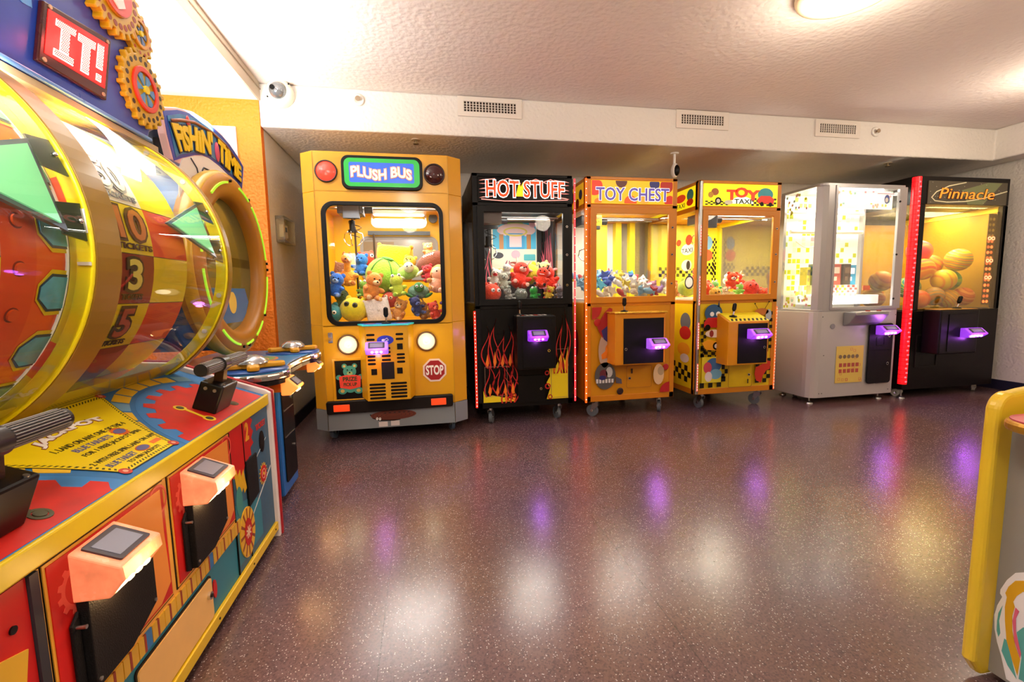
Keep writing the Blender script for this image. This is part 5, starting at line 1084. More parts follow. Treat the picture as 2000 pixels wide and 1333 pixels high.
def badge(cu, cv, r, nm, spikes=16):
    b = B(M('#e8b828', .4), RF_); b.prism(gearp(cu, cv, r, r*1.35, spikes, 0, .3), .002, .0035); b.prism(circ(cu, cv, r*1.02), .0035, .0045, GR); b.ring(circ(cu, cv, r*.62), circ(cu, cv, r*.5), .0045, .0055, M('#e8a090', .4)); b.prism(circ(cu, cv, r*.2), .0045, .006, M('#e8c040', .4)); return W(b, nm)
badge(2.0, .335, .034, 'sun_badge')
b = B(M('#e8b428', .4), RF_); b.prism(circ(1.79, .19, .07, .095, 28), .003, .007)
for k in range(12):
    a = 2*PI*k/12; b.prism([(1.79+.03*math.cos(a-.1), .19+.045*math.sin(a-.1)), (1.79+.068*math.cos(a-.07), .19+.092*math.sin(a-.07)), (1.79+.068*math.cos(a+.07), .19+.092*math.sin(a+.07)), (1.79+.03*math.cos(a+.1), .19+.045*math.sin(a+.1))], .007, .0075, M('#8c3c14', .4))
b.prism(circ(1.79, .19, .034, .052), .0078, .009, GR); b.prism(gearp(1.79, .19, .012, .024, 8), .009, .0095, M('#e8c8a0', .4)); W(b, 'coil_badge')
b = B(F=RF_)
for k in range(30):
    u0 = .91+.0275*k; w_ = .0245
    m = GB if k in (9, 21) else M('#e0b030', .35)
    b.prism([(u0, .228+.0*k), (u0+w_, .228), (u0+w_, .272), (u0, .272)], .002, .006, m)
    if k % 2 == 0 and m is not GB: b.prism(rect(u0+w_-.004, u0+w_+.004, .228, .272), .002, .0064, M('#9c3418', .4))
W(b, 'pipe_art')
b = B(F=RF_); b.prism([(.70, .1), (.78, .1), (.86, .48), (.80, .50)], .003, .006, M('#e0b030', .4)); b.prism([(.745, .28), (.83, .27), (.84, .32), (.755, .33)], .006, .009, GB); b.cyl((.84, .53, 0), (.84, .53, .006), .007, m=BLACK); W(b, 'pipe_art')
for k, (y0, y1) in enumerate(((.905, 1.285), (1.312, 1.692))):
    fr = B(M('#1c1410', .5), RF_); fr.prism(rect(y0-.004, y1+.004, .283, .603), .001, .004, M('#1c1410', .5))
    fr.prism(rect(y0, y1, .288, .600), .002, .006, M('#e8a838', .4)); fr.prism(rect(y0+.006, y1-.006, .294, .594), .003, .008, GR); fr = W(fr, 'player_panel')
    b = B(M('#e05040', .45), RF_); b.ring(gearp(y0+.075, .52, .045, .054, 12), [(y0+.075+.036*math.cos(2*PI*i/48), .52+.036*math.sin(2*PI*i/48)) for i in range(48)], .008, .0084); b.ring(circ(y1-.03, .56, .04, n=20), circ(y1-.03, .56, .034, n=20), .008, .0084); b.build('gear_print', fr)
    c = y0+.17
    b = B(M('#e89038', .4), RF_); b.prism([(c-.025, .585), (y1-.02, .585), (y1-.02, .47), (y1-.012, .33), (y1-.06, .30), (c-.1, .30), (c-.1, .47), (c-.03, .47)], .008, .0095); b.build('orange_border', fr)
    b = B(MATTE, RF_); b.prism([(c-.135, .31), (c-.135, .455), (c-.115, .475), (c-.115, .30)], .0095, .016); b.build('cover_plate', fr, bevel=.002)
    b = B(MATTE, RF_); b.prism([(c-.112, .505), (c-.112, .304), (c-.0, .304), (c+.10, .345), (c+.10, .505)], .0095, .03); b.build('reader_mount', fr, bevel=.002)
    b = B(STEEL, RF_)
    for u, v in ((c-.126, .448), (c+.09, .49), (c+.09, .352), (c-.104, .32)): b.cyl((u, v, .016), (u, v, .033), .004)
    b.build('screws', fr)
    card_reader(fr, FR((-.688, c-.047, .54), (0, 1, 0), (0, 0, 1)), .135, .10, .095, M('#e89878', .25, emit=.35, ecol='#ff8450', var=.25, vscale=25), glow('#ffe0a0', 7), (1.6, (1, .6, .25)), 'glowing orange pink card reader', top=True)
dr = W(B(M('#1c1410', .5), RF_).prism(rrect(1.11, 1.49, .074, .212, .012), .0005, .004), 'coin_door')
B(M('#f0be70', .4, var=.05), RF_).prism(rrect(1.116, 1.484, .078, .206, .010), .003, .008).build('door_panel', dr)
B(CHROME, RF_).cyl((1.46, .16, .008), (1.46, .16, .016), .012).cyl((1.46, .16, .014), (1.46, .16, .018), .006, m=BLACK).build('lock', dr)
W(B(GR, RF_).prism(circ(1.51, .15, .012, .03), .002, .005), 'red_blob')
# sloping deck
TF = FR((-.69, 0, .6435), (0, 1, 0), (-1, 0, sl)); TL = .365
b = B(GB, TF); b.prism(rect(.53, 2.10, .0, TL), .0005, .002, M('#2c6ca4', .45))
pan = []
pan += [(1.205, .025), (1.43, .025)]
for i in range(9): t = i/8; pan.append((1.43+.20*t-.03*math.sin(PI*t), .025+.325*t-.02*math.sin(PI*t)))
for i in range(9): t = 1-i/8; pan.append((1.205-.20*t+.03*math.sin(PI*t), .025+.325*t-.02*math.sin(PI*t)))
dk = W(b, 'deck_panel')
b = B(F=TF)
for s, cu in ((1, 1.815), (-1, .805)):
    b.prism([(cu+p[0], p[1]) for p in [(.385*math.cos(math.radians(a)), -.09+.385*math.sin(math.radians(a))) for a in range(14, 167, 4)]], .0020, .0026, GB)
    g = [p for p in gearp(cu, -.09, .335, .365, 26, 4) if p[1] > .012 and .54 < p[0] < 2.09]
    g = sorted(g, key=lambda p: -math.atan2(p[1]+.09, p[0]-cu)); b.prism([(g[-1][0], .012)]*0+g+[(g[-1][0]+.0, .008), (g[0][0], .008)], .0026, .0034, M('#c41c12', .45, var=.12, vscale=20))
    for a in range(30, 151, 10):
        t = math.radians(a); t2 = math.radians(a+8.5); q = [(cu+r_*math.cos(x), -.09+r_*math.sin(x)) for r_, x in ((.40, t), (.445, t), (.445, t2), (.40, t2))]
        if all(.54 < p[0] < 2.09 and .01 < p[1] < TL for p in q): b.prism(q, .0021, .0032, M('#e0b428', .4) if (a//10) % 6 else M('#6c9cb8', .4))
b.build('gear_art', dk)
b = B(M('#2c2808', .4), TF); b.prism(pan, .0034, .0038); b.build('panel_border', dk)
def shrink(P, k): 
    cx = sum(p[0] for p in P)/len(P); cy = sum(p[1] for p in P)/len(P); return [(cx+(p[0]-cx)*(1-k/.2), cy+(p[1]-cy)*(1-k/.17)) for p in P]
b = B(M('#e4c808', .4), TF); b.prism(shrink(pan, .004), .0038, .0042)
n = len(pan); P1_ = shrink(pan, .010); P2_ = shrink(pan, .019)
for i in range(n):
    a0, a1, c0, c1 = P1_[i], P1_[(i+1) % n], P2_[i], P2_[(i+1) % n]; L = math.dist(a0, a1); k = max(1, round(L/.012))
    for q in range(k):
        f0, f1 = (q+.1)/k, (q+.55)/k; l = lambda p, r, t: (p[0]+(r[0]-p[0])*t, p[1]+(r[1]-p[1])*t)
        b.prism([l(a0, a1, f0), l(a0, a1, f1), l(c0, c1, min(1, f1+.25/k)), l(c0, c1, min(1, f0+.25/k))], .0042, .0045, M('#3c3c10', .4))
for p in (P1_[0], P1_[1], P1_[10], P1_[11]): b.prism(circ(p[0], p[1], .014, n=14), .0045, .005, M('#b83828', .4)); b.prism(circ(p[0], p[1], .006, n=10), .005, .0054, M('#e0a088', .4))
b.build('instruction_panel', dk)
b = B(M('#7c2c1c', .4), TF)
def arcw(a, c): return (1.225+.235*a, .212+.028*c+.016*math.sin(PI*a)+.012*a)
b.text('JACKPOT', 0, 1, 0, 1, .0042, .0052, off=.10, warp=arcw); b.build('title_outline', dk)
B(M('#ece4dc', .4), TF).text('JACKPOT', 0, 1, 0, 1, .0052, .006, off=.055, warp=arcw).build('title_lettering', dk)
b = B(M('#3c3414', .4), TF); NB = M('#5c5c8c', .4)
b.text('1. LAND ON ANY ONE OF THE 4', 1.215, 1.47, .182, .197, .0042, .005, off=.02)
b.text('BLUE TARGETS', 1.243, 1.372, .155, .171, .0042, .005, NB, off=.02); b.prism(gearp(1.41, .164, .021, .024, 14), .0042, .0048, M('#c85820', .4)); b.prism(circ(1.41, .164, .019, .012), .0048, .0054, NB); b.mat(M('#3c3414', .4))
b.text('FOR 1 FREE JACKPOT SPIN', 1.234, 1.45, .127, .143, .0042, .005, off=.02)
b.text('2. WITH FREE SPIN, LAND ON ANY', 1.20, 1.45, .09, .105, .0042, .005, off=.02)
b.text('BLUE TARGET', 1.213, 1.315, .063, .079, .0042, .005, NB, off=.02); b.prism(circ(1.35, .072, .024, .014), .0042, .0048, M('#c85820', .4)); b.prism(circ(1.35, .072, .021, .011), .0048, .0054, NB); b.prism(rect(1.39, 1.43, .066, .08), .0042, .0048, M('#e07038', .4)); b.mat(M('#3c3414', .4))
b.text('TO WIN JACKPOT!', 1.257, 1.388, .043, .057, .0042, .005, off=.02); b.build('instructions', dk)
def crank(cy, near):
    h = .105; b = B(M('#0f0e0d', .3, metal=.3), TF); b.prism([(cy-.064, .046), (cy+.064, .046), (cy+.064, .124), (cy-.064, .124)], .002, h); c = W(b, 'crank', bevel=.006)
    b = B(STEEL, TF)
    for u in (-.04, .04):
        for v in (.055, .115): b.cyl((cy+u, v, h), (cy+u, v, h+.003), .005)
    b.cyl((cy-.0645, .07, .085), (cy-.068, .07, .085), .006).cyl((cy-.0645, .10, .085), (cy-.068, .10, .085), .006); b.build('screws', c)
    b = B(M('#5c4434', .25, metal=.8)); top = TF @ Vector((cy, .085, h)); b.prism([(-.018, 0), (.018, 0), (.012, .06), (-.012, .06)], -.015, .015, F=FR(top, (0, 1, 0), (.15, 0, 1))); b.build('crank_arm', c)
    g = top + Vector((.008, 0, .062)); y0, y1 = -.155, (.19 if not near else .165)
    b = B(M('#1c1b1b', .35)); b.cyl(g+Vector((0, y0, 0)), g+Vector((0, y1, 0)), .021, n=24)
    for k in range(24):
        a = 2*PI*k/24; d = Vector((.0215*math.cos(a), 0, .0215*math.sin(a)))
        for s0, s1 in ((y0+.01, -.03), (.03, y1-.01)): b.cyl(g+d+Vector((0, s0, 0)), g+d+Vector((0, s1, 0)), .0014, n=4, m=M('#8c8884', .4, metal=.5))
    b.build('grip', c)
    b = B(M('#2c2826', .3)); b.cyl(g+Vector((0, -.022, 0)), g+Vector((0, .022, 0)), .027, n=24); b.build('collar', c)
    b = B(M('#e8c428', .4), TF)
    for (u0, v0, u1, v1) in ((cy-.09, .147, cy-.11, .044), (cy+.10, .15, cy+.10, .05)):
        b.ring(circ(u0, v0, .02, n=18), circ(u0, v0, .013, n=18), .0035, .005); b.ring(circ(u1, v1, .02, n=18), circ(u1, v1, .013, n=18), .0035, .005)
        b.prism([(u0-.006, v0-.018), (u0+.006, v0-.018), (u1+.006, v1+.018), (u1-.006, v1+.018)], .0035, .005)
        b.cyl((u0, v0, .003), (u0, v0, .006), .011, m=M('#4c4c34', .4)); b.cyl((u1, v1, .003), (u1, v1, .006), .011, m=M('#4c4c34', .4))
    b.build('link_print', c)
crank(1.785, False); crank(.885, True)
# ring housings, drums
YF = FR((WX, 0, WZ), (1, 0, 0), (0, 0, 1))       # u=x, v=z, n=-y
def ring_y(b, ro, ri, y0, y1, m, n=96): return b.ring(circ(0, 0, ro, n=n), circ(0, 0, ri, n=n), -y1, -y0, m, YF)
b = B(); ring_y(b, .51, .475, 1.25, 1.262, M('#fff008', .35)); W(b, 'ring_face', bevel=.004)
b = B(); ring_y(b, .511, .468, 1.262, 1.355, M('#94700a', .35, var=.05)); W(b, 'gold_band', bevel=.002)
b = B(F=YF); b.ring(circ(0, 0, .478, n=80), circ(0, 0, .461, n=80), -1.262, -1.254, M('#e4d010', .35)); b.ring(circ(0, 0, .505, n=80), circ(0, 0, .461, n=80), -1.36, -1.35, M('#e4d010', .35))
for a in (-36, -12, 12, 36, 60, 84, -60, 108): 
    pts = [(r_*math.cos(math.radians(t)), r_*math.sin(math.radians(t))) for r_, t in [(.4615, a-6), (.4775, a-6)]+[(.4775, a-6+3*i) for i in range(1, 5)]+[(.4615, a+6)]]
    if a in (12, -36, 60): b.prism(pts, -1.254, -1.253, GO)
W(b, 'divider_disc')
for y0, y1, nm in ((2.0, 2.012, 'ring_face'), (.60, .612, 'ring_face')):
    b = B(); ring_y(b, .508, .468, y0, y1, M('#fff008', .35)); r = W(b, nm, bevel=.003)
    b = B(M('#e8ecec', .15), YF)
    for k in range(20):
        a = 2*PI*k/20+.05; b.cyl((.488*math.cos(a), .488*math.sin(a), -y0), (.488*math.cos(a), .488*math.sin(a), -y0+.006), .009, n=12)
    b.build('clear_screws', r)
    b = B(); ring_y(b, .512, .50, y1, y1+.03, M('#94700a', .35)); b.build('gold_lip', r)
AC = glass('#fffef0', .8, 'clear_acrylic', .02, .015)
for y0, y1 in ((1.355, 2.0), (.612, 1.25)):
    b = B(AC); b.lathe([(.504, -y0), (.504, -y1)], 96, F=YF, a0=-62, a1=150); W(b, 'clear_cover')
    b = B(M('#e4d40c', .35, var=.05)); b.lathe([(.498, -y0), (.498, -y1)], 40, F=YF, a0=-110, a1=-50, smooth=True); W(b, 'deck_reflection_arc')  # yellow arc stands in for the deck's reflection below the drum
    b = B(M('#d8c40c', .35)); b.box(-1.04, -1.015, y0, y1 if y1 > 1.5 else 1.355, zt(-1.015)-.012, zt(-1.015)+.02); W(b, 'yellow_sill', bevel=.004)
def cylv(b, r0=.4575):
    """wrap flat (y, arc length, height) onto the drum"""
    out = []
    for u, v, h in b.v:
        a = v/r0; out.append((WX+(r0+h)*math.cos(a), u, WZ+(r0+h)*math.sin(a)))
    b.v = out; return b
def patch(b, u0, u1, a0, a1, h, m, r0=.4575, th=.0006):
    n = max(1, int(abs(a1-a0)/4)); s = math.radians(1)*r0
    for i in range(n):
        v0 = (a0+(a1-a0)*i/n)*s; v1 = (a0+(a1-a0)*(i+1)/n)*s
        b.add([(u0, v0, h), (u1, v0, h), (u1, v1, h), (u0, v1, h)], [(0, 1, 2, 3)], m)
def drum(y0, y1, nm):
    b = B(M('#8c7c60', .5)); b.lathe([(0, -y1), (.452, -y1), (.452, -y0), (0, -y0)], 80, F=YF); return W(b, nm)
YE, RD, BR = M('#e4d00c', .35), M('#d84418', .4, var=.06), M('#8c2c14', .4)
s1 = math.radians(1)*.4575
# far drum: two columns of panels
dm = drum(1.40, 1.80, 'number_drum'); b = B()
for k in range(20):
    a0 = -.9+18*(k-6); a1 = a0+18
    if -130 < a0 < 130:
        A_, B_ = (BR, YE) if k % 2 == 1 else (YE, RD)
        if k == 7: A_, B_ = M('#dcd8e0', .4), YE
        if k % 2 == 1 and k == 5: A_ = BR
        patch(b, 1.40, 1.60, a0+.15, a1-.15, .0, A_ if k != 7 else A_); patch(b, 1.60, 1.80, a0+.15, a1-.15, .0, B_)
cylv(b); b.build('drum_panels', dm)
def num(st, sub, u0, u1, ac, mo, mi, dmo):
    v = ac*s1; b = B(mo); b.text(st, u0, u1, v-.028, v+.056, .002, .004, off=.09); cylv(b); b.build('number_outline', dmo)
    b = B(mi); b.text(st, u0, u1, v-.028, v+.056, .004, .006, off=.02); cylv(b); b.build('number', dmo)
    if sub: b = B(mo); b.text(sub, u0-.02, u1+.02, v-.058, v-.042, .002, .004, off=.03); cylv(b); b.build('ticket_word', dmo)
num('50', 'TICKETS', 1.45, 1.56, 26, M('#5c6890', .4), M('#f0f0f4', .4), dm)
num('10', 'TICKETS', 1.45, 1.57, 8, M('#4c2c10', .4), M('#c07038', .4), dm)
num('3', 'TICKETS', 1.475, 1.53, -10, M('#3c2c0c', .4), M('#e8dc70', .4), dm)
num('5', 'TICKETS', 1.475, 1.53, -28, M('#3c2c10', .4), M('#b05038', .4), dm)
# near drum: panels then the bolted gear column with blue pentagons
dn = drum(.70, 1.245, 'number_drum'); b = B(); c = B()
PB = M('#58b8f0', .35, var=.15, vscale=40)
for k in range(-7, 8):
    a0 = -5.9+18*k; patch(b, .72, 1.08, a0+.15, a0+17.8, 0, (M('#e09c88', .4) if k % 2 == 0 else YE)); patch(b, 1.08, 1.165, a0, a0+18, 0, GO); patch(b, 1.165, 1.245, a0, a0+18, 0, M('#f06018', .35))
    v = (a0+9)*s1
    for mm, h0, q in ((YE, .001, 1.0), (M('#28405c', .4), .0022, .82), (PB, .0034, .70)):
        H = .052*q; c.prism([(1.247, v-H), (1.247, v+H), (1.205, v+H*1.02), (1.170+.02*(1-q), v+H*.35), (1.170+.02*(1-q), v-H*.35), (1.205, v-H*1.02)], h0, h0+.0012, mm)
    bv = a0*s1; 
for k in range(-7, 8):
    v = (3.6-12.3*k)*s1; c.prism(circ(1.122, v, .0165, n=16), .0, .001, M('#8c2808', .4)); c.prism(circ(1.122, v, .013, n=16), .001, .005, M('#e85818', .4))
cylv(b); cylv(c); b.build('drum_panels', dn); c.build('gear_panels', dn)
b = B(CHROME); ring_y(b, .4605, .450, 1.246, 1.252, M('#f4f4f0', .4, emit=.15)); b.build('rim_line', dn)
# pointers
def pointer(yb, ytip, nm, a_mid=12.5):
    def P(u, a, r): t = math.radians(a); return Vector((WX+r*math.cos(t), u, WZ+r*math.sin(t)))
    A_, B_, C_ = P(yb, 25, .492), P(yb, 1.5, .50), P(ytip, a_mid, .478); nrm = (B_-A_).cross(C_-A_).normalized(); 
    if nrm.x < 0: nrm = -nrm
    cen = (A_+B_+C_)/3
    o = B(M('#68788c', .3)); vs = [tuple(p) for p in (A_, B_, C_)]+[tuple(p+nrm*.008) for p in (A_, B_, C_)]; o.add(vs, [(0, 2, 1), (3, 4, 5), (0, 1, 4, 3), (1, 2, 5, 4), (2, 0, 3, 5)]); o = W(o, nm)
    q = [cen+(p-cen)*.84 for p in (A_, B_, C_)]; b = B(M('#90dcb0', .35, emit=.35, ecol='#80e8a8')); vs = [tuple(p+nrm*.008) for p in q]+[tuple(p+nrm*.012) for p in q]; b.add(vs, [(0, 2, 1), (3, 4, 5), (0, 1, 4, 3), (1, 2, 5, 4), (2, 0, 3, 5)]); b.build('green_lens', o)
    for a in (22, 5):
        b = B(M('#38503c', .35)); v = [P(yb-.004, a-4, .496), P(yb-.004, a+4, .496), P(yb+.07, a+5, .498), P(yb+.07, a-5, .498)]; vs = [tuple(p) for p in v]+[tuple(p+nrm*.004) for p in v]
        b.add(vs, [(0, 3, 2, 1), (4, 5, 6, 7), (0, 1, 5, 4), (1, 2, 6, 5), (2, 3, 7, 6), (3, 0, 4, 7)]); k = b.build('bracket', o)
        B(CHROME).sph(P(yb+.045, a, .506), .006, nu=10, nv=6).build('screw', k)
pointer(1.915, 1.66, 'pointer'); pointer(1.185, .90, 'pointer')
b = B(M('#e8ecec', .5)); F_ = YF; b.box(WX+.455, WX+.475, 1.244, 1.2465, WZ-.0, WZ+.055); b.build('x', wg); bpy.data.objects.remove(bpy.data.objects['x'])
b = B(WHITE, YF); b.prism([(.475, .02), (.505, .02), (.503, .075), (.478, .075)], -1.249, -1.247); W(b, 'paper_tag')
b = B(M('#d8d8d4', .3), YF); b.prism(rect(.478, .505, -.055, -.047), -1.249, -1.245); W(b, 'clip')
# marquee with red dot-matrix sign and gears
MF = FR((-1.0, 0, 0), (0, 1, 0), (0, 0, 1)); MB_ = M('#2444a8', .3, coat=.3, var=.06)
sil = [(.5, 1.66), (2.02, 1.672), (2.035, 1.70), (2.085, 1.73), (2.095, 1.79), (2.135, 1.83), (2.14, 1.88), (2.10, 1.92), (2.09, 1.97), (2.065, 1.99), (2.085, 2.03), (2.08, 2.09), (2.04, 2.13), (2.0, 2.2), (1.98, 2.30), (1.9, 2.40), (.5, 2.42)]
mq = W(B(MB_, MF).prism(sil, -.10, 0), 'marquee', bevel=.01)
b = B(M('#5c9ce0', .4, var=.08), MF); sk = [(.5, 2.40), (.5, 1.84)]
rn = random.Random(4); u = .5
while u < 1.50: sk += [(u, 1.84+.03*rn.random()), (u+.03, 1.84+.03*rn.random())]; u += .045
sk += [(1.52, 1.90), (1.60, 2.10), (1.72, 2.40)]; b.prism(sk, 0, .002); b.build('pale_blue_art', mq)
b = B(M('#8c94d8', .3), MF); b.prism([(1.60, 1.94), (1.625, 1.935), (1.92, 2.39), (1.86, 2.39)][::1], 0, .012); b.build('diagonal_bar', mq, bevel=.003)
b = B(M('#5c88c8', .3), MF); b.prism(rect(.5, 2.02, 1.662, 1.674), 0, .012); b.build('lower_edge', mq, bevel=.003)
SG = [(1.499, 1.711), (1.77, 1.706), (1.835, 1.92), (1.70, 1.925), (1.66, 1.91), (1.54, 1.90)]
SG = [(1.499, 1.708), (1.77, 1.712), (1.828, 1.925), (1.545, 1.885)]
sg = B(M('#3c0c0c', .25), MF).prism(SG, 0, .014).build('dot_matrix_sign', mq, bevel=.004)
def sgp(a, c): 
    l = (SG[0][0]+(SG[3][0]-SG[0][0])*c, SG[0][1]+(SG[3][1]-SG[0][1])*c); r = (SG[1][0]+(SG[2][0]-SG[1][0])*c, SG[1][1]+(SG[2][1]-SG[1][1])*c)
    return (l[0]+(r[0]-l[0])*a, l[1]+(r[1]-l[1])*a)
b = B(M('#e01414', .4, emit=1.3, ecol='#ff1010'), MF); b.prism([sgp(.06, .17), sgp(.94, .17), sgp(.94, .9), sgp(.06, .9)], .014, .0155); b.build('red_glow_field', sg)
shp = {'I': [(.18, .42, .80, .70), (.23, .37, .33, .80), (.16, .44, .22, .33)], 'T': [(.47, .73, .68, .80), (.54, .66, .22, .68)], '!': [(.77, .87, .42, .82), (.78, .86, .22, .33)]}
shp['I'] = [(.16, .43, .71, .82), (.235, .355, .33, .71), (.16, .43, .22, .33)]
DW = M('#ffd0c8', .4, emit=3.2, ecol='#ffb0a0'); DK = M('#200404', .5)
for ch, rs in shp.items():
    b = B(DW, MF)
    for a0, a1, c0, c1 in rs: b.prism([sgp(a0, c0), sgp(a1, c0), sgp(a1, c1), sgp(a0, c1)], .0155, .017)
    o = b.build('letter', sg); b = B(DK, MF); na, nc = 46, 34
    for j in range(nc):
        for i in range(na):
            a, c = (i+.5+(.5 if j % 2 else 0))/na, (j+.5)/nc
            if any(a0+.006 < a < a1-.006 and c0+.01 < c < c1-.01 for a0, a1, c0, c1 in rs): p = sgp(a, c); b.prism(circ(p[0], p[1], .0021, n=6), .017, .0178)
    b.build('dots', o)
b = B(M('#c8a888', .3, metal=.6), MF)
for a, c in ((.07, .07), (.93, .07), (.93, .94), (.08, .95)): p = sgp(a, c); b.cyl((p[0], p[1], .014), (p[0], p[1], .017), .006, n=12)
b.build('screws', sg)
lamp('POINT', (-.93, 1.66, 1.82), .5, (1, .1, .08), .03, name='sign_glow')
def gearw(cu, cv, r, teeth, cols, nm, h=.02):
    b = B(cols[0], MF); b.prism(gearp(cu, cv, r, r*1.13, teeth, 5, .45), 0, h); o = b.build(nm, mq, bevel=.003)
    b = B(cols[1], MF)
    for k in range(teeth): a = 2*PI*(k+.3)/teeth; b.prism(circ(cu+r*.86*math.cos(a), cv+r*.86*math.sin(a), r*.075, n=10), h, h+.001)
    b.build('holes', o); b = B(cols[2], MF); b.ring(circ(cu, cv, r*.66, n=32), circ(cu, cv, r*.5, n=32), h, h+.008); b.build('hub_ring', o, bevel=.002)
    b = B(cols[3], MF)
    for k in range(6): a = PI*k/3; b.prism([(cu+r*.08*math.cos(a), cv+r*.08*math.sin(a)), (cu+r*.46*math.cos(a-.3), cv+r*.46*math.sin(a-.3)), (cu+r*.5*math.cos(a), cv+r*.5*math.sin(a)), (cu+r*.46*math.cos(a+.3), cv+r*.46*math.sin(a+.3))], h, h+.004)
    b.build('spokes', o); B(M('#e8d020', .4), MF).prism(circ(cu, cv, r*.12, n=16), h, h+.01).build('hub', o)
GG = M('#c89c10', .35); gearw(1.985, 1.835, .118, 20, (GG, M('#3c2814', .5), M('#d83018', .35), M('#4c8cc0', .35)), 'gear'); gearw(1.985, 2.03, .078, 14, (GG, M('#a83c20', .5), M('#c88818', .35), M('#5878a8', .35)), 'gear'); gearw(1.835, 2.10, .135, 26, (GG, M('#8c3414', .5), M('#b87018', .35), M('#e03c28', .35)), 'gear', .03)
b = B(M('#d83828', .35), MF); b.prism(circ(1.835, 2.10, .085, n=32), .03, .04); b.prism([(1.80, 2.05), (1.835, 2.03), (1.87, 2.05), (1.85, 2.11), (1.87, 2.14), (1.80, 2.14)], .04, .044, M('#f0ece8', .4)); b.build('red_emblem', mq)
for y in (.56, 2.05):
    b = B(M('#7c3020', .4)); b.box(-1.12, -1.08, y-.02, y+.02, zt(-1.1)+.0, 1.67); 
b = B(M('#b8a07c', .4)); b.box(-1.5, -1.0, .52, 2.08, 1.64, 1.66); W(b, 'marquee_shelf')
b = B(M('#4c4c48', .5)); b.box(-1.88, -1.80, .53, 2.10, .7, 1.70); W(b, 'back_panel')
lamp('AREA', (-1.0, 1.7, 1.63), 14, (1, .99, .94), .5, .1, (0, .5, 0), 'drum_lamp'); lamp('AREA', (-.98, .95, 1.62), 14, (1, .99, .94), .5, .1, (0, .5, 0), 'drum_lamp')

lamp('AREA', (-.98, .70, 1.50), 9, (1, .99, .94), .3, .2, (math.radians(75), 0, math.radians(-12)), 'barrel_fill')  # extra light added to brighten the divider's yellow ring face
lamp('AREA', (-1.10, 1.38, 1.60), 7, (1, .99, .94), .3, .1, (math.radians(75), 0, math.radians(-15)), 'barrel_fill')  # second added light, for the far ring face
# ================================================================ the fishing game behind the wheel game
FC = 2.735; FX = -1.0
fg = thing('fishing_game', 'blue fishing arcade game with a FISHIN TIME sign and a round gold lit ring', 'arcade game', (-1.3, FC, 0))
def V(b, name, p=None, **k):
    o = b.build(name, p or fg, **k)
    if p is None: o.location = (1.3, -FC, 0)
    return o
BF = M('#1c68b8', .35, coat=.2); GF = M('#a86c08', .4)
b = B(M('#1a3c78', .4)); b.box(-1.95, -.86, 2.44, 2.74, .03, .68); V(b, 'cabinet_base')
pd = B(BF); pd.box(-.86, -.745, 2.45, 2.71, .03, .66); pd = V(pd, 'coin_pedestal', bevel=.012)
PF = FR((-.745, 0, 0), (0, 1, 0), (0, 0, 1))
B(M('#0e0d0e', .4), PF).prism(rrect(2.485, 2.685, .09, .64, .02), 0, .006).build('black_door', pd, bevel=.002)
b = B(STEEL, PF)
for v in (.33, .47, .56): b.prism(rect(2.50, 2.67, v, v+.004), .006, .0085)
b.build('door_seams', pd); b = B(CHROME, PF); b.cyl((2.65, .25, .006), (2.65, .25, .012), .008); b.build('lock', pd); b = B(CHROME, PF); b.cyl((2.64, .52, .006), (2.64, .52, .012), .008); b.build('lock', pd)
# deck with two round stations
ST = [(-.83, FC-.35), (-.83, FC+.35)]; R_ = .165
out = []
out += [(-1.35, FC-.52)]
out += [(ST[0][0]+R_*math.cos(t), ST[0][1]+R_*math.sin(t)) for t in [math.radians(a) for a in range(-120, 41, 10)]]
out += [(-.72, FC-.12), (-.72, FC+.12)]
out += [(ST[1][0]+R_*math.cos(t), ST[1][1]+R_*math.sin(t)) for t in [math.radians(a) for a in range(-40, 121, 10)]]
out += [(-1.35, FC+.52)]
b = B(M('#c8c4bc', .12, metal=.9)); b.prism(out, .675, .712); V(b, 'chrome_rim', bevel=.012, seg=3)
b = B(BLACK); b.prism([(x*.985-.015, y) for x, y in out], .655, .675); V(b, 'underside')
b = B(M('#2888c4', .35, var=.2, vscale=6, coat=.3)); b.prism([(-.85+(x+.85)*.95, FC+(y-FC)*.975) for x, y in out], .712, .717); V(b, 'deck_top')
b = B(M('#d07c48', .4)); b.prism(circ(-.93, FC+.03, .10, .125, 28), .717, .719); b.prism(circ(-.93, FC+.03, .085, .11, 28), .719, .720, M('#70a468', .4)); b.prism(circ(-.91, FC+.01, .04, .06, 20), .720, .721, M('#d8a868', .4)); V(b, 'deck_picture')
for i, (x, y) in enumerate(ST):
    s = V(B(M('#1c4c98', .3)).lathe([(0, 0), (.155, 0), (.155, .006), (0, .008)], 32, F=Matrix.Translation((x, y, .717))), 'spinner_station')
    b = B(M('#dc9c08', .35)); arms = []
    for k in range(4):
        a = PI/2*k+.35
        for da, r in ((-.50, .055), (-.20, .13), (-.1, .142), (.1, .142), (.20, .13), (.50, .055)): arms.append((x+r*math.cos(a+da), y+r*math.sin(a+da)))
    b.prism(arms, .727, .752); b.build('yellow_handle', s, bevel=.008, seg=3)
    b = B(M('#c8ccd0', .12, metal=.7)); b.lathe([(.07, 0), (.066, .012), (.045, .03), (.02, .038), (0, .04)], 28, F=Matrix.Translation((x, y, .752))); b.build('dome', s)
for x, y, z in ((-.70, FC-.33, .60), (-.745, FC+.36, .60)):
    h = V(B(M('#e08828', .4)).box(-.90, x, y-.035, y+.035, .60, .656), 'reader_arm', bevel=.006)
    card_reader(h, FR((x, y, z+.03), (0, 1, 0), (0, 0, 1)), .12, .085, .08, M('#f8a458', .3, emit=.7, ecol='#ff8c38'), glow('#ffe0a0', 7), (1.0, (1, .6, .25)), 'glowing orange card reader')
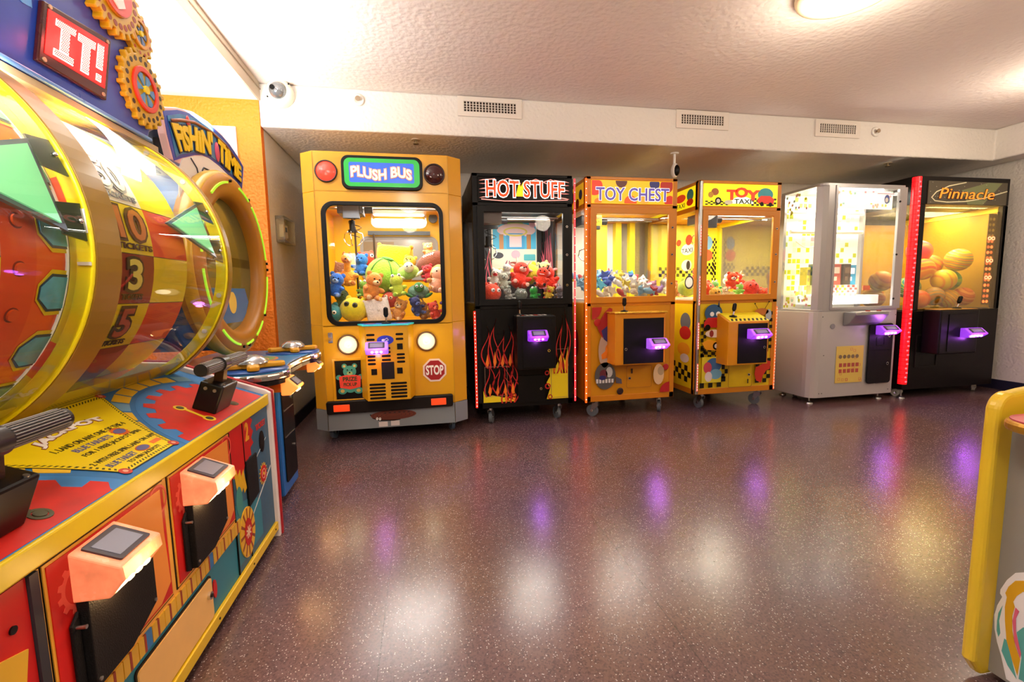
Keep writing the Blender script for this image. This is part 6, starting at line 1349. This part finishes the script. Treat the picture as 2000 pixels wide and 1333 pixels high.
# round window
CF_ = FR((FX, FC, 1.24), (0, 1, 0), (0, 0, 1))
b = B(M('#2c5c98', .4)); b.prism(circ(0, 0, .455, n=64), -.62, -.06, F=CF_); V(b, 'drum_body')
rg = V(B(GF, CF_).lathe([(.47, -.08), (.482, -.03), (.478, .0), (.45, .02), (.40, .026), (.365, .015), (.352, -.01), (.352, -.05)], 72), 'round_bezel')
b = B(M('#c89c10', .3, coat=.3), CF_); b.lathe([(.483, -.05), (.488, -.02), (.478, .004), (.468, .006)], 72); b.build('outer_lip', rg)
for a0, a1 in ((8, 55), (62, 80), (100, 130), (-6, -40), (-48, -66), (-75, -88), (-100, -130), (145, 175), (-150, -175)):
    b = B(M('#a8c828', .4, emit=.5, ecol='#88e030'), CF_); a0, a1 = sorted((a0, a1)); n = 8
    P = [(r_*math.cos(math.radians(t)), r_*math.sin(math.radians(t))) for r_, ts in ((.424, range(n+1)), (.435, range(n, -1, -1))) for t in [a0+(a1-a0)*i/n for i in ts]]
    b.prism(P, .018, .029); b.build('light_segment', rg)
b = B(BLACK, CF_)
for a in (-84, -94, 0, 5, 62, -40, 95): b.cyl((.44*math.cos(math.radians(a)), .44*math.sin(math.radians(a)), .02), (.44*math.cos(math.radians(a)), .44*math.sin(math.radians(a)), .031), .008, n=12)
b.build('bezel_screws', rg)
b = B(M('#55582c', .12, coat=.6), CF_); b.prism(circ(0, 0, .353, n=64), -.05, -.045); b.prism([(-.2, -.31), (.2, -.31), (.28, -.2), (.24, -.12), (-.24, -.12)], -.045, -.044, M('#2c6ca0', .2)); b.prism(circ(.05, -.2, .05, .06), -.044, -.043, M('#e0c058', .3)); b.prism([(-.34, .05), (.34, .05), (.34, .0), (-.34, .0)], -.045, -.0445, M('#3c3818', .15)); b.build('dark_window', rg)
# the arched sign
k7 = 1.07; SX = -1.07
def sg7(P): return [(y*k7, (z-1.07)*k7+1.07) for y, z in P]
SF7 = FR((SX, 0, 0), (0, 1, 0), (0, 0, 1))
S_out = sg7([(2.176, 1.640), (2.144, 1.733), (2.127, 1.821), (2.152, 1.839), (2.254, 1.876), (2.401, 1.914), (2.545, 1.925), (2.70, 1.916), (2.80, 1.898), (2.913, 1.860), (2.975, 1.832), (2.988, 1.815), (2.94, 1.70), (2.92, 1.64)])[::-1]
sgn = V(B(M('#e8b8b0', .35), SF7).prism(S_out, -.03, 0), 'arched_sign', bevel=.004)
inn = lambda P, k: [(2.735+(y-2.735)*(1-k), 1.885+(z-1.885)*(1-k*1.6)) for y, z in P]
S_art = sg7([(2.140, 1.82), (2.254, 1.866), (2.401, 1.904), (2.545, 1.915), (2.70, 1.906), (2.80, 1.888), (2.913, 1.85), (2.97, 1.82), (2.925, 1.69), (2.829, 1.691), (2.752, 1.719), (2.636, 1.738), (2.527, 1.745), (2.45, 1.738), (2.375, 1.715), (2.260, 1.671), (2.19, 1.64), (2.155, 1.733)])[::-1]
B(M('#2840a0', .35), SF7).prism(S_art, 0, .002).build('purple_border', sgn)
S_in = sg7([(2.165, 1.81), (2.275, 1.858), (2.395, 1.885), (2.569, 1.896), (2.725, 1.885), (2.888, 1.832), (2.94, 1.806), (2.90, 1.715), (2.758, 1.735), (2.643, 1.752), (2.53, 1.758), (2.379, 1.73), (2.249, 1.682), (2.205, 1.657), (2.182, 1.747)])[::-1]
B(M('#2c78a8', .35, var=.25, vscale=14), SF7).prism(S_in, .002, .004).build('water_art', sgn)
b = B(M('#8c4c2c', .4), SF7); b.tube([(y, z, .006) for y, z in sg7([(2.19, 1.80), (2.27, 1.83), (2.395, 1.865), (2.569, 1.88), (2.72, 1.868), (2.88, 1.82)])], .008, 6); b.build('fishing_rod', sgn)
b = B(M('#c03028', .35), SF7)
for y, z, r1, r2 in ((2.335, 1.84, .02, .035), ): p = sg7([(y, z)])[0]; b.sph((p[0], p[1], .005), (r1, r2, .006))
p = sg7([(2.615, 1.80)])[0]; b.sph((p[0], p[1], .006), (.026, .052, .008), M('#c84868', .35)); b.build('floats', sgn)
tb = sg7([(2.235, 1.695), (2.356, 1.737), (2.54, 1.768), (2.70, 1.757), (2.90, 1.722)]); tt = sg7([(2.185, 1.79), (2.36, 1.838), (2.54, 1.872), (2.72, 1.868), (2.91, 1.805)])
def ip(P, a): x = min(a, .9999)*(len(P)-1); i = int(x); f = x-i; return (P[i][0]+(P[i+1][0]-P[i][0])*f, P[i][1]+(P[i+1][1]-P[i][1])*f)
def wp(a, c): p, q = ip(tb, a), ip(tt, a); j = .05*math.sin(a*31); return (p[0]+(q[0]-p[0])*(c), p[1]+(q[1]-p[1])*(c*(1-abs(j))+j*.5))
B(M('#1c1c40', .4), SF7).text("FiSHiN'  TiME", 0, 1, 0, 1, .004, .008, off=.09, warp=wp).build('lettering_outline', sgn)
B(M('#e8c010', .4), SF7).text("FiSHiN'  TiME", 0, 1, 0, 1, .008, .012, off=.045, warp=wp).build('lettering', sgn)
S_w = sg7([(2.21, 1.60), (2.26, 1.668), (2.375, 1.712), (2.45, 1.734), (2.527, 1.741), (2.636, 1.734), (2.752, 1.715), (2.829, 1.687), (2.91, 1.64), (2.92, 1.45), (2.2, 1.45)])[::-1]
B(M('#dcdad6', .4), SF7).prism(S_w, .0, .004).build('white_backing', sgn)
b = B(M('#3c404c', .5), SF7); b.tube([(y, z, .005) for y, z in sg7([(2.33, 1.69), (2.38, 1.66), (2.40, 1.60)])], .004, 5); b.tube([(y, z, .005) for y, z in sg7([(2.43, 1.66), (2.45, 1.68), (2.56, 1.685), (2.58, 1.65), (2.55, 1.63)])], .004, 5); b.build('line_art', sgn)

# ================================================================ the game at the right edge (seen side-on)
rgm = thing('arcade_game', 'grey arcade game side with yellow edging and teal yellow print at the right edge', 'arcade game', (1.9, .9, 0))
def Q(b, name, p=None, **k):
    o = b.build(name, p or rgm, **k)
    if p is None: o.location = (-1.9, -.9, 0)
    return o
SFR = FR((0, .87, 0), (1, 0, 0), (0, 0, 1))
prof = [(1.44, .015), (2.35, .015), (2.35, 1.5), (2.1, 1.5), (1.75, .86), (1.6, .81), (1.50, .80)]+[(1.455+.045*math.cos(math.radians(a)), .745+.05*math.sin(math.radians(a))) for a in range(80, 181, 10)]+[(1.408, .6), (1.408, .06)]
YM = M('#e4c02c', .35, coat=.2)
for yy, nm in ((-.03, 'side_panel'), (.775, 'side_panel')):
    b = B(YM, SFR); b.prism(prof, yy, yy+.033); sd = Q(b, nm, bevel=.011, seg=3)
b = B(M('#8f8c88', .5, bump=.05, bscale=300)); b.box(1.46, 2.3, .095, .868, .03, .72); b.box(1.78, 2.3, .095, .868, .72, 1.45); Q(b, 'grey_front', bevel=.002)
b = B(YM); b.prism([(1.52, .72), (1.62, .80), (1.8, .86), (1.8, .72)], .095, .868, F=Matrix(((1, 0, 0, 0), (0, 0, 1, 0), (0, 1, 0, 0), (0, 0, 0, 1)))); Q(b, 'yellow_hood')
EF = FR((1.4598, 0, 0), (0, -1, 0), (0, 0, 1)); mir = lambda P: [(-y, z) for y, z in P]
dc = B(M('#eceaee', .45), EF); dc.prism(mir([(.70, .30), (.75, .335), (.816, .344), (.831, .333), (.846, .304), (.857, .270), (.857, .259), (.852, .253), (.860, .224), (.864, .193), (.861, .157), (.853, .124), (.842, .094), (.827, .04), (.66, .04), (.66, .2)]), 0, .0015); dc = Q(dc, 'printed_emblem')
b = B(M('#d8a41c', .4), EF); b.prism(mir([(.76, .31), (.814, .323), (.829, .313), (.841, .289), (.846, .268), (.842, .259), (.844, .230), (.841, .194), (.834, .145), (.818, .098), (.806, .069), (.804, .115), (.816, .143), (.825, .179), (.828, .217), (.825, .244), (.829, .255), (.824, .274), (.812, .295), (.77, .285)]), .0015, .0025); o = b.build('yellow_arc', dc)
b = B(M('#d8607c', .4), EF); b.prism(mir([(.823, .244), (.815, .239), (.820, .216), (.817, .180), (.803, .132), (.804, .118), (.819, .157), (.826, .205)]), .0025, .003); b.build('pink_arc', dc)
b = B(M('#58a8a4', .4), EF); b.prism(mir([(.816, .181), (.805, .203), (.74, .21), (.74, .07), (.803, .062), (.802, .122)]), .0012, .002); b.build('teal_field', dc)
b = B(M('#58a8a4', .4), EF); b.prism(mir([(.839, .145), (.833, .144), (.807, .058), (.827, .079), (.842, .108)]), .0015, .002); b.build('teal_blade', dc)
b = B(M('#58a8a4', .4), EF); b.prism(mir([(.849, .231), (.856, .205), (.857, .182), (.856, .155), (.851, .140), (.848, .153), (.853, .185)]), .0015, .002); b.build('teal_blade', dc)
sh = rrect(1.335, 1.60, .14, .84, .07, 8)
cpn = B(M('#b8892c', .3, metal=.5)); cpn.prism(sh, .722, .748); cpn = Q(cpn, 'control_shelf', bevel=.008)
b = B(M('#c04c60', .4)); b.prism(rrect(1.342, 1.59, .147, .833, .065, 8), .748, .751); b.build('pink_top', cpn)
for i, (x, y) in enumerate(ROOM_LIGHTS[1:]): ceiling_light(x, y, LNAME[i+1])
V(B(DGREY).box(-1.40, -1.09, 2.45, 2.75, 1.86, 1.935), 'added_uplight_case', bevel=.006)  # case and bracket added under the invented up-light
V(B(DGREY).box(-1.28, -1.22, 2.62, 2.68, 1.68, 1.87), 'added_uplight_bracket')
W(B(DGREY).box(-1.62, -1.28, 1.73, 2.07, 1.87, 1.935), 'added_uplight_case', bevel=.006)  # likewise added, for the up-light behind the marquee
W(B(DGREY).box(-1.48, -1.42, 1.87, 1.93, 1.65, 1.88), 'added_uplight_bracket')
